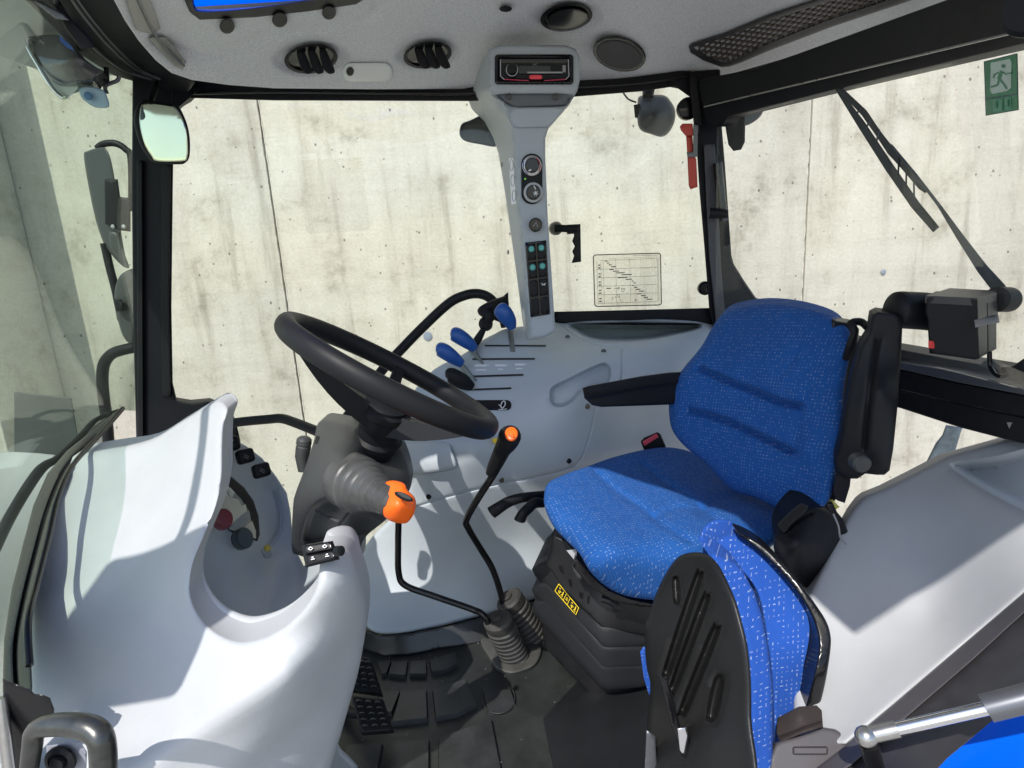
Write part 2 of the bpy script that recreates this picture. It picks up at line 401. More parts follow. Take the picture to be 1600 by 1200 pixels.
def fabric(name, col, dark, cell=.0056, fleck=.32):
    m = bpy.data.materials.new(name); m.use_nodes = True; n = m.node_tree; b = n.nodes['Principled BSDF']; L = n.links
    N = n.nodes.new
    def mth(op, a, b_=None, c=None):
        x = N('ShaderNodeMath'); x.operation = op
        for i, q in enumerate((a, b_, c)):
            if q is None: continue
            if isinstance(q, (int, float)): x.inputs[i].default_value = q
            else: L.new(q, x.inputs[i])
        return x.outputs[0]
    uv = N('ShaderNodeUVMap'); 
    nz = N('ShaderNodeTexNoise'); nz.inputs['Scale'].default_value = 25; L.new(uv.outputs[0], nz.inputs['Vector'])
    sep = N('ShaderNodeSeparateXYZ'); L.new(uv.outputs[0], sep.inputs[0])
    X = mth('MULTIPLY', sep.outputs[0], 1/cell); Yc = mth('MULTIPLY', sep.outputs[1], 1/cell)
    fx = mth('FLOOR', X); fy = mth('FLOOR', Yc)
    cx = mth('SUBTRACT', mth('FRACT', X), .5); cy = mth('SUBTRACT', mth('FRACT', Yc), .5)
    cmb = N('ShaderNodeCombineXYZ'); L.new(fx, cmb.inputs[0]); L.new(fy, cmb.inputs[1])
    wn = N('ShaderNodeTexWhiteNoise'); wn.noise_dimensions = '2D'; L.new(cmb.outputs[0], wn.inputs[0])
    ws = N('ShaderNodeSeparateColor'); L.new(wn.outputs['Color'], ws.inputs[0])
    par = mth('FLOORED_MODULO', mth('ADD', fx, fy), 2)
    a1 = mth('ABSOLUTE', cx); a2 = mth('ABSOLUTE', cy)
    lo = mth('ADD', mth('MULTIPLY', a1, par), mth('MULTIPLY', a2, mth('SUBTRACT', 1, par)))
    sh = mth('ADD', mth('MULTIPLY', a2, par), mth('MULTIPLY', a1, mth('SUBTRACT', 1, par)))
    msk = mth('MULTIPLY', mth('LESS_THAN', lo, mth('ADD', .12, mth('MULTIPLY', ws.outputs[1], .22))), mth('LESS_THAN', sh, .10))
    pres = mth('MULTIPLY', mth('GREATER_THAN', ws.outputs[0], .35), mth('ADD', .25, mth('MULTIPLY', ws.outputs[2], .75)))
    msk = mth('MULTIPLY', mth('MULTIPLY', msk, pres), fleck)
    # weave
    wv = N('ShaderNodeTexWave'); wv.inputs['Scale'].default_value = 240; wv.inputs['Distortion'].default_value = 1.0; wv.bands_direction = 'DIAGONAL'; L.new(uv.outputs[0], wv.inputs['Vector'])
    mx = N('ShaderNodeMix'); mx.data_type = 'RGBA'; mx.inputs[6].default_value = (*dark, 1); mx.inputs[7].default_value = (*col, 1)
    L.new(mth('MULTIPLY_ADD', wv.outputs['Fac'], .6, mth('MULTIPLY', nz.outputs['Fac'], .4)), mx.inputs[0])
    m2 = N('ShaderNodeMix'); m2.data_type = 'RGBA'; m2.inputs[7].default_value = (.55, .62, .72, 1); L.new(mx.outputs[2], m2.inputs[6]); L.new(msk, m2.inputs[0])
    L.new(m2.outputs[2], b.inputs['Base Color']); b.inputs['Roughness'].default_value = .9
    b.inputs['Sheen Weight'].default_value = .0; b.inputs['Sheen Roughness'].default_value = .4
    bp = N('ShaderNodeBump'); bp.inputs['Strength'].default_value = .35; bp.inputs['Distance'].default_value = .001
    L.new(mth('ADD', wv.outputs['Fac'], msk), bp.inputs['Height']); L.new(bp.outputs[0], b.inputs['Normal'])
    return m
FAB = fabric('blue_fabric', (.004, .098, .36), (.002, .042, .19))
FAB2 = fabric('blue_fabric_coarse', (.01, .085, .42), (.005, .05, .27), cell=.0060, fleck=.45)

def concrete(name, base, seed=0, dark=1.0):
    m = bpy.data.materials.new(name); m.use_nodes = True; n = m.node_tree; b = n.nodes['Principled BSDF']; L = n.links; N = n.nodes.new
    tc = N('ShaderNodeTexCoord'); mp = N('ShaderNodeMapping'); mp.inputs['Location'].default_value = (seed*3.1, 0, seed); L.new(tc.outputs['Object'], mp.inputs[0])
    def noise(sc, det=6, rg=.6, vec=None):
        t = N('ShaderNodeTexNoise'); t.inputs['Scale'].default_value = sc; t.inputs['Detail'].default_value = det; t.inputs['Roughness'].default_value = rg
        L.new(vec or mp.outputs[0], t.inputs['Vector']); return t.outputs['Fac']
    def ramp(fac, stops):
        r = N('ShaderNodeValToRGB'); L.new(fac, r.inputs[0]); e = r.color_ramp.elements
        e[0].position, e[0].color = stops[0][0], (*stops[0][1], 1); e[1].position, e[1].color = stops[-1][0], (*stops[-1][1], 1)
        for p, c in stops[1:-1]:
            x = e.new(p); x.color = (*c, 1)
        return r.outputs[0]
    def mul(a, b_, fac=1):
        x = N('ShaderNodeMix'); x.data_type = 'RGBA'; x.blend_type = 'MULTIPLY'; x.inputs[0].default_value = fac; L.new(a, x.inputs[6]); L.new(b_, x.inputs[7]); return x.outputs[2]
    g = lambda v: (v, v, v)
    c0 = ramp(noise(1.1, 8, .6), [(.3, tuple(k*.90 for k in base)), (.5, base), (.7, (base[0]*1.06, base[1]*1.05, base[2]*1.02))])
    # vertical streaks
    st = N('ShaderNodeMapping'); st.inputs['Scale'].default_value = (5.5, 1, .5); L.new(mp.outputs[0], st.inputs[0])
    s1 = ramp(noise(1.3, 6, .62, st.outputs[0]), [(.33, (.64, .625, .60)), (.43, (.93, .92, .91)), (.55, g(1))])
    bl = ramp(noise(2.6, 9, .72), [(.34, (.56, .54, .50)), (.44, (.90, .89, .87)), (.54, g(1))])
    c = mul(c0, s1, .9); c = mul(c, bl, .9)
    hs = N('ShaderNodeMapping'); hs.inputs['Scale'].default_value = (.25, 1, 9); L.new(mp.outputs[0], hs.inputs[0])
    c = mul(c, ramp(noise(2.5, 5, .6, hs.outputs[0]), [(.35, g(.86)), (.5, g(1))]), .35)
    fine = noise(60, 4, .7); c = mul(c, ramp(fine, [(.3, g(.86)), (.6, g(1.03))]), .8)
    # pores
    vo = N('ShaderNodeTexVoronoi'); vo.inputs['Scale'].default_value = 21; vo.inputs['Randomness'].default_value = 1
    wv = N('ShaderNodeMapping'); wv.inputs['Scale'].default_value = (1, 1, .8); L.new(mp.outputs[0], wv.inputs[0]); L.new(wv.outputs[0], vo.inputs['Vector'])
    sc = N('ShaderNodeSeparateColor'); L.new(vo.outputs['Color'], sc.inputs[0])
    th = N('ShaderNodeMath'); th.operation = 'MULTIPLY'; L.new(sc.outputs[0], th.inputs[0]); th.inputs[1].default_value = .20
    mk_ = N('ShaderNodeMath'); mk_.operation = 'LESS_THAN'; L.new(vo.outputs['Distance'], mk_.inputs[0]); 
    sb = N('ShaderNodeMath'); sb.operation = 'SUBTRACT'; L.new(th.outputs[0], sb.inputs[0]); sb.inputs[1].default_value = .05; L.new(sb.outputs[0], mk_.inputs[1])
    pm = N('ShaderNodeMath'); pm.operation = 'MULTIPLY'; L.new(mk_.outputs[0], pm.inputs[0]); pm.inputs[1].default_value = .75
    x = N('ShaderNodeMix'); x.data_type = 'RGBA'; x.inputs[7].default_value = (.09, .085, .07, 1); L.new(pm.outputs[0], x.inputs[0]); L.new(c, x.inputs[6])
    L.new(x.outputs[2], b.inputs['Base Color']); b.inputs['Roughness'].default_value = .88
    bp = N('ShaderNodeBump'); bp.inputs['Strength'].default_value = .5; bp.inputs['Distance'].default_value = .006
    h = N('ShaderNodeMath'); h.operation = 'SUBTRACT'; L.new(fine, h.inputs[0]); L.new(mk_.outputs[0], h.inputs[1]); L.new(h.outputs[0], bp.inputs['Height']); L.new(bp.outputs[0], b.inputs['Normal'])
    return m
CON = concrete('concrete', (.55, .525, .46)); CON2 = concrete('concrete_dark', (.20, .21, .20), 3)
GRD = concrete('yard_concrete', (.42, .41, .38), 5)

# ================= SETTING: yard and wall =================
def plate(name, poly, z0, z1, mat, parent=None, holes=()):
    pts = list(poly); ed = [(i, (i+1) % len(poly)) for i in range(len(poly))]
    for h in holes:
        n0 = len(pts); pts += list(h); ed += [(n0+i, n0+(i+1) % len(h)) for i in range(len(h))]
    r = delaunay_2d_cdt([Vector(p) for p in pts], ed, [], 0, 1e-5)
    q = np.array([tuple(p) for p in r[0]]); T = [t for t in r[2]]
    cen = np.array([q[list(t)].mean(0) for t in T]); ok = inside(cen, poly)
    for h in holes: ok &= ~inside(cen, h)
    T = [tuple(T[i]) for i in range(len(T)) if ok[i]]; n = len(q)
    vs = [(x, y, z0) for x, y in q]+[(x, y, z1) for x, y in q]
    fs = T+[tuple(k+n for k in t[::-1]) for t in T]; ec = {}
    for t in T:
        for i in range(3):
            e = (t[i], t[(i+1) % 3]); ec.setdefault((min(e), max(e)), []).append(e)
    for l in ec.values():
        if len(l) == 1: a, b = l[0]; fs.append((b, a, a+n, b+n))
    return mk(name, vs, fs, mat, parent, smooth=False)

WY = 3.6
g = mk('ground', [(-40, -40, -1.25), (40, -40, -1.25), (40, 40, -1.25), (-40, 40, -1.25)], [(0, 1, 2, 3)], GRD); g['kind'] = 'structure'
wall = thing('concrete_wall', 'tall weathered cast concrete wall behind the cab windows', 'wall', (0, WY, -1.25))
xs1 = P(437, 400, WY).x; xs2 = P(1262, 300, WY).x; xc = P(62, 450, WY).x
gp = .006
for a, b in ((-12, xc-.02), (xc-.02, xs1-gp), (xs1+gp, xs2-gp), (xs2+gp, xs2+3.1), (xs2+3.11, 12)):
    w = b-a; nx = max(2, int(w/.25))
    box('wall_panel', Vector(((a+b)/2, WY+.15, 1.9)), w, .3, 6.3, CON, wall, bev=.004)
box('wall_backing', Vector((0, WY+.36, 1.9)), 24, .1, 6.3, CON2, wall, bev=0)  # darker concrete closing the back of the joints
# sealing strip of rough mortar in the joint
for xs in (xs1, xs2, xs1+.017):
    pts = []; z = -1.2
    while z < 4.5:
        pts.append(Vector((xs-.006+random.uniform(-.0015, .0015), WY+.002, z))); z += random.uniform(.015, .05)
    tube('joint_mortar', pts, [random.uniform(.001, .006) for _ in pts], CON, wall, n=5, seg=2)
# concrete buttress at far left
yf = None
for k in range(200):
    y = WY-.002*k-.02; q = Vector((xc, y, 0)); 
    d = P(22, 740, y)
    if d.x <= xc: pass
    else: yf = y; break
# front edge: find Y such that ray (22,740) passes X = xc
yf = xc/ray(22, 740).x*ray(22, 740).y
bt = box('wall_buttress', Vector((xc-.45, (yf+WY)/2-.003, 1.9)), .9, WY-yf-.006, 6.3, CON, None, bev=.006)
tag(bt, 'shaded concrete buttress projecting from the wall, seen through the windscreen at far left', 'wall buttress')

dk = relief('dark_panel', [(22, 612), (112, 622), (128, 720), (128, 800), (22, 800)], 2.6, mat('dark_panel', (.03, .035, .035), .6, var=.2), None, thick=.05, rnd=2, step=30)
tag(dk, 'dark upright panel outside the windscreen, low at the far left', 'outside panel')
# ================= CAB SHELL =================
cab = thing('tractor_cab', 'open tractor cab shell with black frame pillars and grey felt headliner', 'tractor cab', (0, 1.0, .1))
# right front pillar
relief('front_pillar', [(207, 118), (258, 112), (300, 140), (272, 170), (270, 300), (268, 480), (270, 600), (276, 626), (300, 630), (330, 627), (352, 636), (368, 655), (376, 690), (374, 740), (368, 790), (215, 790), (213, 690), (208, 500), (206, 300)],
       1.60, BLK, cab, thick=.07, rnd=3, step=14)
relief('pillar_rib', [(214, 250), (222, 250), (224, 690), (215, 690)], 1.588, BPL, cab, thick=.02, rnd=1.5, step=20)
relief('pillar_rib', [(251, 256), (267, 256), (264, 480), (267, 620), (253, 620), (250, 480)], 1.588, BPL, cab, thick=.02, rnd=2, step=20)
# roof rail along the right side
relief('side_rail', [(262, 112), (430, 130), (740, 132), (905, 122), (1080, 104), (1090, 142), (1055, 135), (1000, 143), (900, 151), (735, 158), (430, 157), (292, 153), (285, 160), (268, 170)],
       1.61, BPL, cab, thick=.06, rnd=2, step=16)
tube('rail_seal', [(285, 146, 1.6), (430, 144, 1.6), (640, 146, 1.6), (740, 146, 1.6), (905, 137, 1.6), (1000, 130, 1.6), (1085, 118, 1.6)], .004, BGL, cab, n=8)
relief('corner_gusset', [(268, 135), (314, 138), (281, 166), (266, 185)], 1.585, BLK, cab, thick=.01, rnd=1, step=20)
relief('corner_gusset', [(1045, 128), (1082, 118), (1084, 156)], 1.585, BLK, cab, thick=.01, rnd=1, step=20)
# curved front header
hd = [(20, -40, 1.02), (175, -40, .98), (290, 150, 1.6), (215, 125, 1.6), (130, 75, 1.35), (205, 60, 1.3)]
relief('front_header', [(-20, -60), (40, 0), (85, 45), (130, 88), (178, 118), (212, 128), (214, 150), (285, 158), (305, 128), (262, 108), (230, 78), (205, 45), (178, 0), (160, -60)], hd, BLK, cab, thick=.05, rnd=5, step=12)
for o_, r_, mt in ((0, .0022, SUEDE), (9, .0015, SUEDE), (-26, .003, SUEDE)):
    tube('header_trim', [(100+o_, -20, 1.0), (112+o_, 0, 1.04), (138+o_, 35, 1.17), (172+o_, 74, 1.33), (212+o_*.8, 108, 1.5), (250+o_*.5, 124, 1.56)], r_, mt, cab, n=8)
relief('header_bracket', [(92, 0), (112, 30), (140, 60), (150, 74), (128, 78), (104, 48), (84, 8)], 1.05, BPL, cab, thick=.02, rnd=3)
relief('header_bracket', [(60, 0), (100, 22), (108, 32), (88, 30), (52, 2)], 1.03, SUEDE, cab, thick=.015, rnd=3)
# rear right pillar
bp = [(1076, 112), (1125, 108), (1128, 200), (1133, 260), (1143, 400), (1147, 415), (1165, 444), (1183, 470), (1215, 488), (1240, 560), (1130, 560), (1112, 503), (1108, 483), (1100, 380), (1093, 300), (1086, 193)]
relief('rear_pillar', bp, 1.58, BLK, cab, thick=.09, rnd=3, step=16)
relief('pillar_cover', [(1099, 225), (1117, 225), (1127, 420), (1135, 520), (1120, 520), (1108, 400)], 1.568, SUEDE, cab, thick=.012, rnd=2, step=20).data.materials[0] = mat('pillar_cover_grey', (.045, .047, .055), .5)
relief('pillar_post', [(1076, 118), (1090, 118), (1096, 195), (1084, 195)], 1.56, BPL, cab, thick=.02, rnd=2)
# lower edge of right window
relief('window_sill', [(866, 487), (1000, 484), (1112, 481), (1116, 508), (1000, 508), (866, 506)], 1.6, BLK, cab, thick=.05, rnd=3, step=16)
# rear beam
Xr = .58
beamY = lambda u, v: np.array([1.56-(np.clip(a, 1088, 1650)-1088)*.00165 for a in np.atleast_1d(u)])
relief('rear_beam', [(1088, 128), (1112, 120), (1180, 108), (1490, -4), (1520, -40), (1720, -100), (1720, 20), (1600, 47), (1300, 118), (1098, 166)], beamY, BPL, cab, thick=.05, back=(.9, .3, 0), rnd=3, step=16)
relief('beam_seal', [(1098, 163), (1300, 116), (1600, 45), (1720, 18), (1720, 44), (1600, 68), (1308, 139), (1138, 182), (1128, 198), (1100, 196)], lambda u, v: beamY(u, v)+.012, BLK, cab, thick=.04, back=(.9, .3, 0), rnd=2, step=16)
tube('seal_edge', [(1100, 167, 1.535), (1300, 119, 1.205), (1600, 47, .71), (1700, 24, .56)], .0016, STL, cab, n=6, smooth=False)
lathe('roof_knob', P(1618, 12, .64), (-.8, -.6, 0), [(.026, 0), (.026, .010), (.022, .014)], BPL, cab)
# rear lower frame
rfY = lambda u, v: np.array([1.22-(a-1300)*.00125 for a in np.atleast_1d(u)])
relief('rear_frame', [(1180, 500), (1240, 512), (1330, 532), (1408, 546), (1480, 560), (1560, 574), (1582, 572), (1600, 560), (1680, 510), (1700, 640), (1600, 618), (1500, 597), (1408, 577), (1330, 562), (1180, 535)], rfY, BLK, cab, thick=.05, back=(.9, .3, 0), rnd=2, step=16)
relief('frame_ledge', [(1240, 540), (1408, 566), (1500, 581), (1700, 625), (1700, 640), (1600, 617), (1500, 598), (1408, 577), (1240, 552)], lambda u, v: rfY(u, v)-.03, SUEDE, cab, thick=.03, back=(.9, .3, 0), rnd=2, step=16)
relief('rear_bar', [(1240, 552), (1408, 578), (1500, 599), (1600, 618), (1720, 640), (1720, 720), (1570, 686), (1500, 668), (1408, 638), (1330, 618), (1240, 600)], lambda u, v: rfY(u, v)-.02, BPL, cab, thick=.05, back=(.9, .3, 0), rnd=3, step=16)
tube('bar_rib', [(1410, 610, .985+.05), (1500, 632, .93), (1600, 652, .81)], .002, BGL, cab, n=6, smooth=False)
relief('frame_label', [(1573, 660), (1582, 660), (1577, 670)], .83, GRYW, cab, thick=.001, step=20)
# roof outer shell with the hatch opening
NEAR = [(-1.12, .50), (-.75, .53), (-.5, .53), (-.28, .52), (-.12, .44), (-.01, .35), (.06, .24), (.08, .05), (.11, -.06), (.22, .0), (.37, .05), (.82, .07)]
hq = [RZ(270, 40, 1.5), RZ(600, 34, 1.5)]
hx0, hx1 = -.66, -.17
roof_poly = NEAR+[(.82, 1.74), (-1.12, 1.74)]
plate('roof_shell', roof_poly, 1.53, 1.60, COLG, cab, holes=[[(hx0, .70), (hx1, .70), (hx1, 1.26), (hx0, 1.26)]])
# glass
relief('side_window', [(262, 140), (740, 140), (1095, 125), (1118, 500), (1118, 700), (800, 900), (480, 900), (368, 800), (262, 640)], 1.635, GLS, cab, thick=.005, step=40)
relief('windscreen', [(-60, -60), (60, -20), (215, 120), (212, 642), (194, 641), (150, 674), (106, 716), (76, 765), (52, 845), (32, 930), (20, 1010), (14, 1070), (-60, 1250)],
       [(-60, -60, .95), (60, -20, 1.08), (215, 120, 1.63), (212, 642, 1.63), (190, 645, 1.42), (106, 716, 1.2), (70, 780, 1.08), (50, 850, 1.0), (20, 1050, .82), (-60, 1250, .74), (-60, 500, .95)], GLF, cab, thick=.005, back=(-.8, .5, 0), step=24)
relief('rear_window', [(1120, 190), (1720, 30), (1720, 640), (1408, 560), (1180, 520), (1118, 480)], lambda u, v: beamY(u, v)+.03, GLR, cab, thick=.005, back=(.9, .3, 0), step=40)

# ---------------- headliner ----------------
def zc(u, v, z): return (u, v, YZ(u, v, z))
ZH = 1.475
hc = [zc(430, 138, 1.415), zc(735, 138, 1.415), zc(905, 129, 1.415), zc(1075, 111, 1.42), zc(300, 125, 1.415), zc(265, 115, 1.415),
      zc(430, 110, 1.44), zc(735, 105, 1.44), zc(560, 60, 1.468), zc(900, 60, 1.465), zc(1100, 60, 1.462), zc(560, 0, ZH), zc(900, 0, ZH), zc(1200, 20, 1.46), zc(1200, 86, 1.42), zc(1440, 10, 1.42), zc(1400, -30, 1.46),
      zc(215, 50, 1.44), zc(178, -10, 1.44), zc(260, 60, 1.46), zc(300, 20, 1.47), zc(600, -150, ZH), zc(1000, -150, ZH), zc(1400, -150, 1.47), zc(200, -150, 1.45), zc(600, -300, ZH), zc(1300, -300, ZH), zc(100, -300, 1.45)]
hf = TPS(hc)
hatch_hole = [(284, -60), (286, -20), (289, 0), (296, 14), (312, 26), (400, 22), (480, 13), (556, 3), (574, -8), (578, -60), (560, -120), (300, -120)]
vents = [(486, 92, 42, 23, -6), (668, 86, 38, 21, -8), (885, 27, 41, 22, -8)]
hb = []
relief('headliner', [(150, -200), (165, -30), (178, 0), (195, 32), (217, 64), (243, 94), (268, 114), (300, 125), (360, 133), (430, 138), (580, 139.5), (725, 139), (738, 136), (790, 134), (905, 130), (990, 120), (1060, 111), (1082, 111), (1098, 116), (1120, 119), (1150, 113), (1220, 93), (1350, 49), (1490, 0), (1600, -40), (1700, -90), (1700, -280), (150, -280)],
       hf, LIN, cab, thick=.012, back=(0, 0, 1), rnd=4, step=6, holes=[hatch_hole],
       dents=[(ell(486, 88, 66, 34, rot=-4), .022, 16), (ell(672, 80, 60, 33, rot=-6), .022, 16), (ell(884, 24, 62, 34), .022, 16)],
       bumps=[(992, 66, 55, .028)], grooves=[([(240, 60), (330, 84), (430, 54), (560, 34), (590, 10)], 9, .012)], sharp=60)
HL = lambda u, v, d=0: P(u, v, float(hf(u, v)[0])-d)
# hatch (blue translucent panel in a black frame)
relief('hatch_frame', [(284, -90), (286, -20), (289, 2), (296, 18), (312, 31), (400, 27), (480, 18), (556, 7), (574, -4), (578, -90)], lambda u, v: hf(u, v)-.012, BPL, cab, thick=.03, rnd=3, step=8,
       holes=[[(300, -70), (300, -5), (302, 10), (312, 18), (360, 17), (420, 10), (470, 2), (500, -8), (505, -70)]])
plate('hatch_panel', [(hx0+.01, .72), (hx1-.01, .72), (hx1-.01, 1.25), (hx0+.01, 1.25)], 1.500, 1.504, HAT, cab)
# plugs
for u, v, a, b in ((355, 41, 12, 12), (437, 31, 12, 12), (514, 20, 11, 11), (790, 14, 10, 5)):
    relief('headliner_plug', ell(u, v, a, b, 16), lambda U, V_: hf(U, V_)-.022, BPL, cab, thick=.01, rnd=3, step=6)
# vents
def vent(u, v, a, b, rot, closed):
    e = lambda k, du=0, dv=0: ell(u+du, v+dv, a*k, b*k, 24, rot)
    base = float(hf(u, v)[0])
    Yv = lambda U, V_: hf(U, V_)-.004
    rg = relief('air_vent', e(1.0), Yv, BPL, cab, thick=.012, rnd=4, step=7, holes=[e(.84)])
    relief('vent_well', e(.86), lambda U, V_: hf(U, V_)+.0, BGL, rg, thick=.002, rnd=0, step=10)
    if closed:
        relief('vent_lid', e(.8, 2, 4), lambda U, V_: hf(U, V_)-.016, BGL, rg, thick=.008, rnd=6, step=6)
    else:
        for k in range(3):
            x = u-a*.48+a*.42*k; 
            relief('vent_slat', [(x-2, v-b*.55), (x+5, v-b*.58), (x+17, v+b*.55), (x+19, v+b*.95), (x+13, v+b*1.02), (x+5, v+b*.7), (x-1, v-b*.1)], base-.028-.002*k, BPL, rg, thick=.004, back=(1, .3, .3), rnd=2, step=5, sm=True)
for i, (u, v, a, b, r_) in enumerate(vents): vent(u, v, a, b, r_, i == 2)
# speaker
spY = float(hf(970, 82)[0])-.05
sp = relief('speaker', ell(968, 84, 42, 27, 28, 14), lambda u, v: hf(u, v)-.042, BGL, cab, thick=.02, rnd=5, step=7)
relief('speaker_mesh', ell(967, 86, 36, 22, 28, 14), lambda u, v: hf(u, v)-.046, mat('speaker_grille', (.03, .032, .036), .6, bump=1, bscale=700), sp, thick=.002, rnd=3, step=7)
# dome lamp
dl = relief('dome_lamp', rrect(535, 98, 614, 128, 14), lambda U, V_: hf(U, V_)-.012, LAMP, cab, thick=.012, rnd=6, step=5)
relief('lamp_switch', ell(547, 112, 6, 7, 12), lambda U, V_: hf(U, V_)-.017, BPL, dl, thick=.006, rnd=2, step=4)
# honeycomb return air grille
gY = lambda U, V_: hf(U, V_)-.012
gout = [(1076, 72), (1082, 67), (1130, 52), (1200, 23), (1290, -6), (1420, -50), (1560, -100), (1600, -60), (1500, -30), (1420, 2), (1300, 42), (1200, 80), (1160, 97), (1140, 104), (1128, 105), (1100, 95), (1079, 82)]
gin = [(1084, 76), (1090, 72), (1140, 56), (1200, 33), (1290, 4), (1420, -40), (1540, -80), (1500, -40), (1420, -10), (1300, 30), (1200, 69), (1150, 92), (1132, 97), (1112, 92)]
gr = relief('air_grille', gout, gY, mat('grille_frame', (.03, .03, .032), .5), cab, thick=.012, rnd=4, step=8, holes=[gin])
relief('grille_well', gin, lambda U, V_: hf(U, V_)+.004, BGL, gr, thick=.002, step=20)
vs = []; fs = []
th0 = math.radians(-20); ax1 = np.array((math.cos(th0), math.sin(th0))); ax2 = np.array((math.sin(-th0)*.35, .82))
hs = 5.6
def hexnode(i, j, k):
    cx = hs*1.5*i; cy = hs*math.sqrt(3)*(j+(.5 if i % 2 else 0)); an = math.radians(60*k)
    return np.array((cx+hs*math.cos(an), cy+hs*math.sin(an)))
seen = set()
for i in range(-2, 60):
    for j in range(-12, 12):
        for k in range(6):
            a, b = hexnode(i, j, k), hexnode(i, j, k+1)
            key = tuple(sorted([tuple(np.round(a, 1)), tuple(np.round(b, 1))]))
            if key in seen: continue
            seen.add(key)
            qa = np.array((1090., 84))+ax1*a[0]+ax2*a[1]; qb = np.array((1090., 84))+ax1*b[0]+ax2*b[1]
            if not inside(np.array([(qa+qb)/2]), gin)[0]: continue
            t = qb-qa; t /= np.hypot(*t)+1e-9; nn = np.array((-t[1], t[0]))*1.0
            n0 = len(vs)
            for q in (qa+nn, qa-nn, qb-nn, qb+nn):
                y = float(gY(q[0], q[1])[0])+.004; vs.append(P(q[0], q[1], y))
            for q in (qa+nn, qa-nn, qb-nn, qb+nn):
                y = float(gY(q[0], q[1])[0])+.004; vs.append(P(q[0], q[1], y)+Vector((0, 0, .004)))
            fs += [(n0, n0+1, n0+2, n0+3), (n0, n0+4, n0+5, n0+1), (n0+1, n0+5, n0+6, n0+2), (n0+2, n0+6, n0+7, n0+3), (n0+3, n0+7, n0+4, n0)]
mk('honeycomb', vs, fs, BRW, gr, smooth=False)
# visor clips at upper left
for pl in ([(196, 0), (212, 46), (222, 50), (238, 53), (251, 45), (243, 20), (232, -8), (190, -20)], [(233, 61), (240, 57), (258, 58), (268, 68), (291, 96), (286, 110), (272, 103), (256, 86)]):
    cx = sum(p[0] for p in pl)/len(pl); cy = sum(p[1] for p in pl)/len(pl)
    c_ = relief('visor_clip', pl, lambda U, V_: hf(U, V_)-.014, mat('clip_grey', (.23, .23, .21), .4), cab, thick=.012, rnd=4, step=6)
tube('visor_rod', [HL(214, -5, .02), HL(240, 50, .02), HL(262, 78, .02), HL(288, 103, .02)], .0022, SUEDE, cab, n=8)
for u in (427, 646): 
    relief('liner_clip', ell(u, 135, 9, 3, 12), 1.585, COLG, cab, thick=.004, rnd=1, step=4)
relief('liner_backing', [(1090, 122), (1120, 132), (1160, 128), (1220, 112), (1350, 70), (1490, 22), (1640, -20), (1640, -70), (1490, -24), (1350, 26), (1220, 72), (1150, 96), (1092, 104)], lambda u, v: np.maximum(hf(u, v)+.02, beamY(u, v)+.03), BPL, cab, thick=.02, step=14)
# pillar fittings
tube('gas_strut', [(1121, 255, 1.555), (1129, 332, 1.545)], .011, BGL, cab, smooth=False)
tube('strut_rod', [(1129, 325, 1.548), (1133, 345, 1.54)], .006, SUEDE, cab, smooth=False)
tube('strut_joint', [(1108, 333, 1.54), (1137, 334, 1.53)], [.013, .010], BPL, cab, smooth=False)
lathe('hinge_knob', P(1073, 171, 1.60), (0, -1, 0), [(.026, 0), (.026, .012), (.018, .018)], BGL, cab)
lathe('hinge_knob', P(1100, 450, 1.60), (0, -1, 0), [(.018, 0), (.018, .010), (.012, .016)], BGL, cab)

# ================= OVERHEAD COLUMN =================
oc = thing('control_column', 'grey control column running from console to roof with radio on top', 'control column', P(840, 520, 1.38))
xbp = [(-999, 765), (75, 765), (140, 765), (160, 776), (190, 795), (215, 803), (240, 803), (330, 811), (440, 821), (520, 829), (999, 829)]
def xb(v): return np.interp(v, [p[0] for p in xbp], [p[1] for p in xbp])
yfr = lambda v: 1.36-.0*(v-70)
def colY(u, v):
    u = np.atleast_1d(u).astype(float); v = np.atleast_1d(v).astype(float)
    d = xb(v)-u; return np.where(d > 0, yfr(v)+np.clip(d, 0, 60)*.0095, yfr(v)) - .0*u
relief('column_body', [(735, 152), (745, 118), (756, 92), (766, 78), (780, 71), (830, 70), (885, 71), (899, 76), (905, 88), (906, 125), (902, 142), (893, 158), (872, 182), (858, 198), (852, 216), (852, 245), (856, 340), (862, 430), (867, 508), (868, 519), (848, 528), (822, 531), (817, 505), (806, 420), (789, 300), (779, 240), (771, 215), (757, 190), (737, 170), (729, 150)],
       colY, COLG, oc, thick=.07, rnd=5, step=6, sharp=60,
       dents=[([(774, 146), (900, 146), (893, 158), (886, 168), (800, 169), (786, 160)], .022, 7)])
relief('pocket', [(776, 147), (890, 146), (884, 165), (804, 168), (788, 158)], 1.362, mat('pocket_grey', (.10, .11, .12), .5), oc, thick=.004, rnd=3, step=8)
relief('pocket_lip', [(800, 169), (884, 167), (870, 183), (857, 199), (805, 200), (796, 186)], 1.352, COLG, oc, thick=.02, rnd=3, step=8)
for u in (795, 868): lathe('screw', P(u, 151, 1.358), (0, -1, 0), [(.006, 0), (.006, .003), (.003, .004)], GHS, oc, n=12)
cf = 1.355
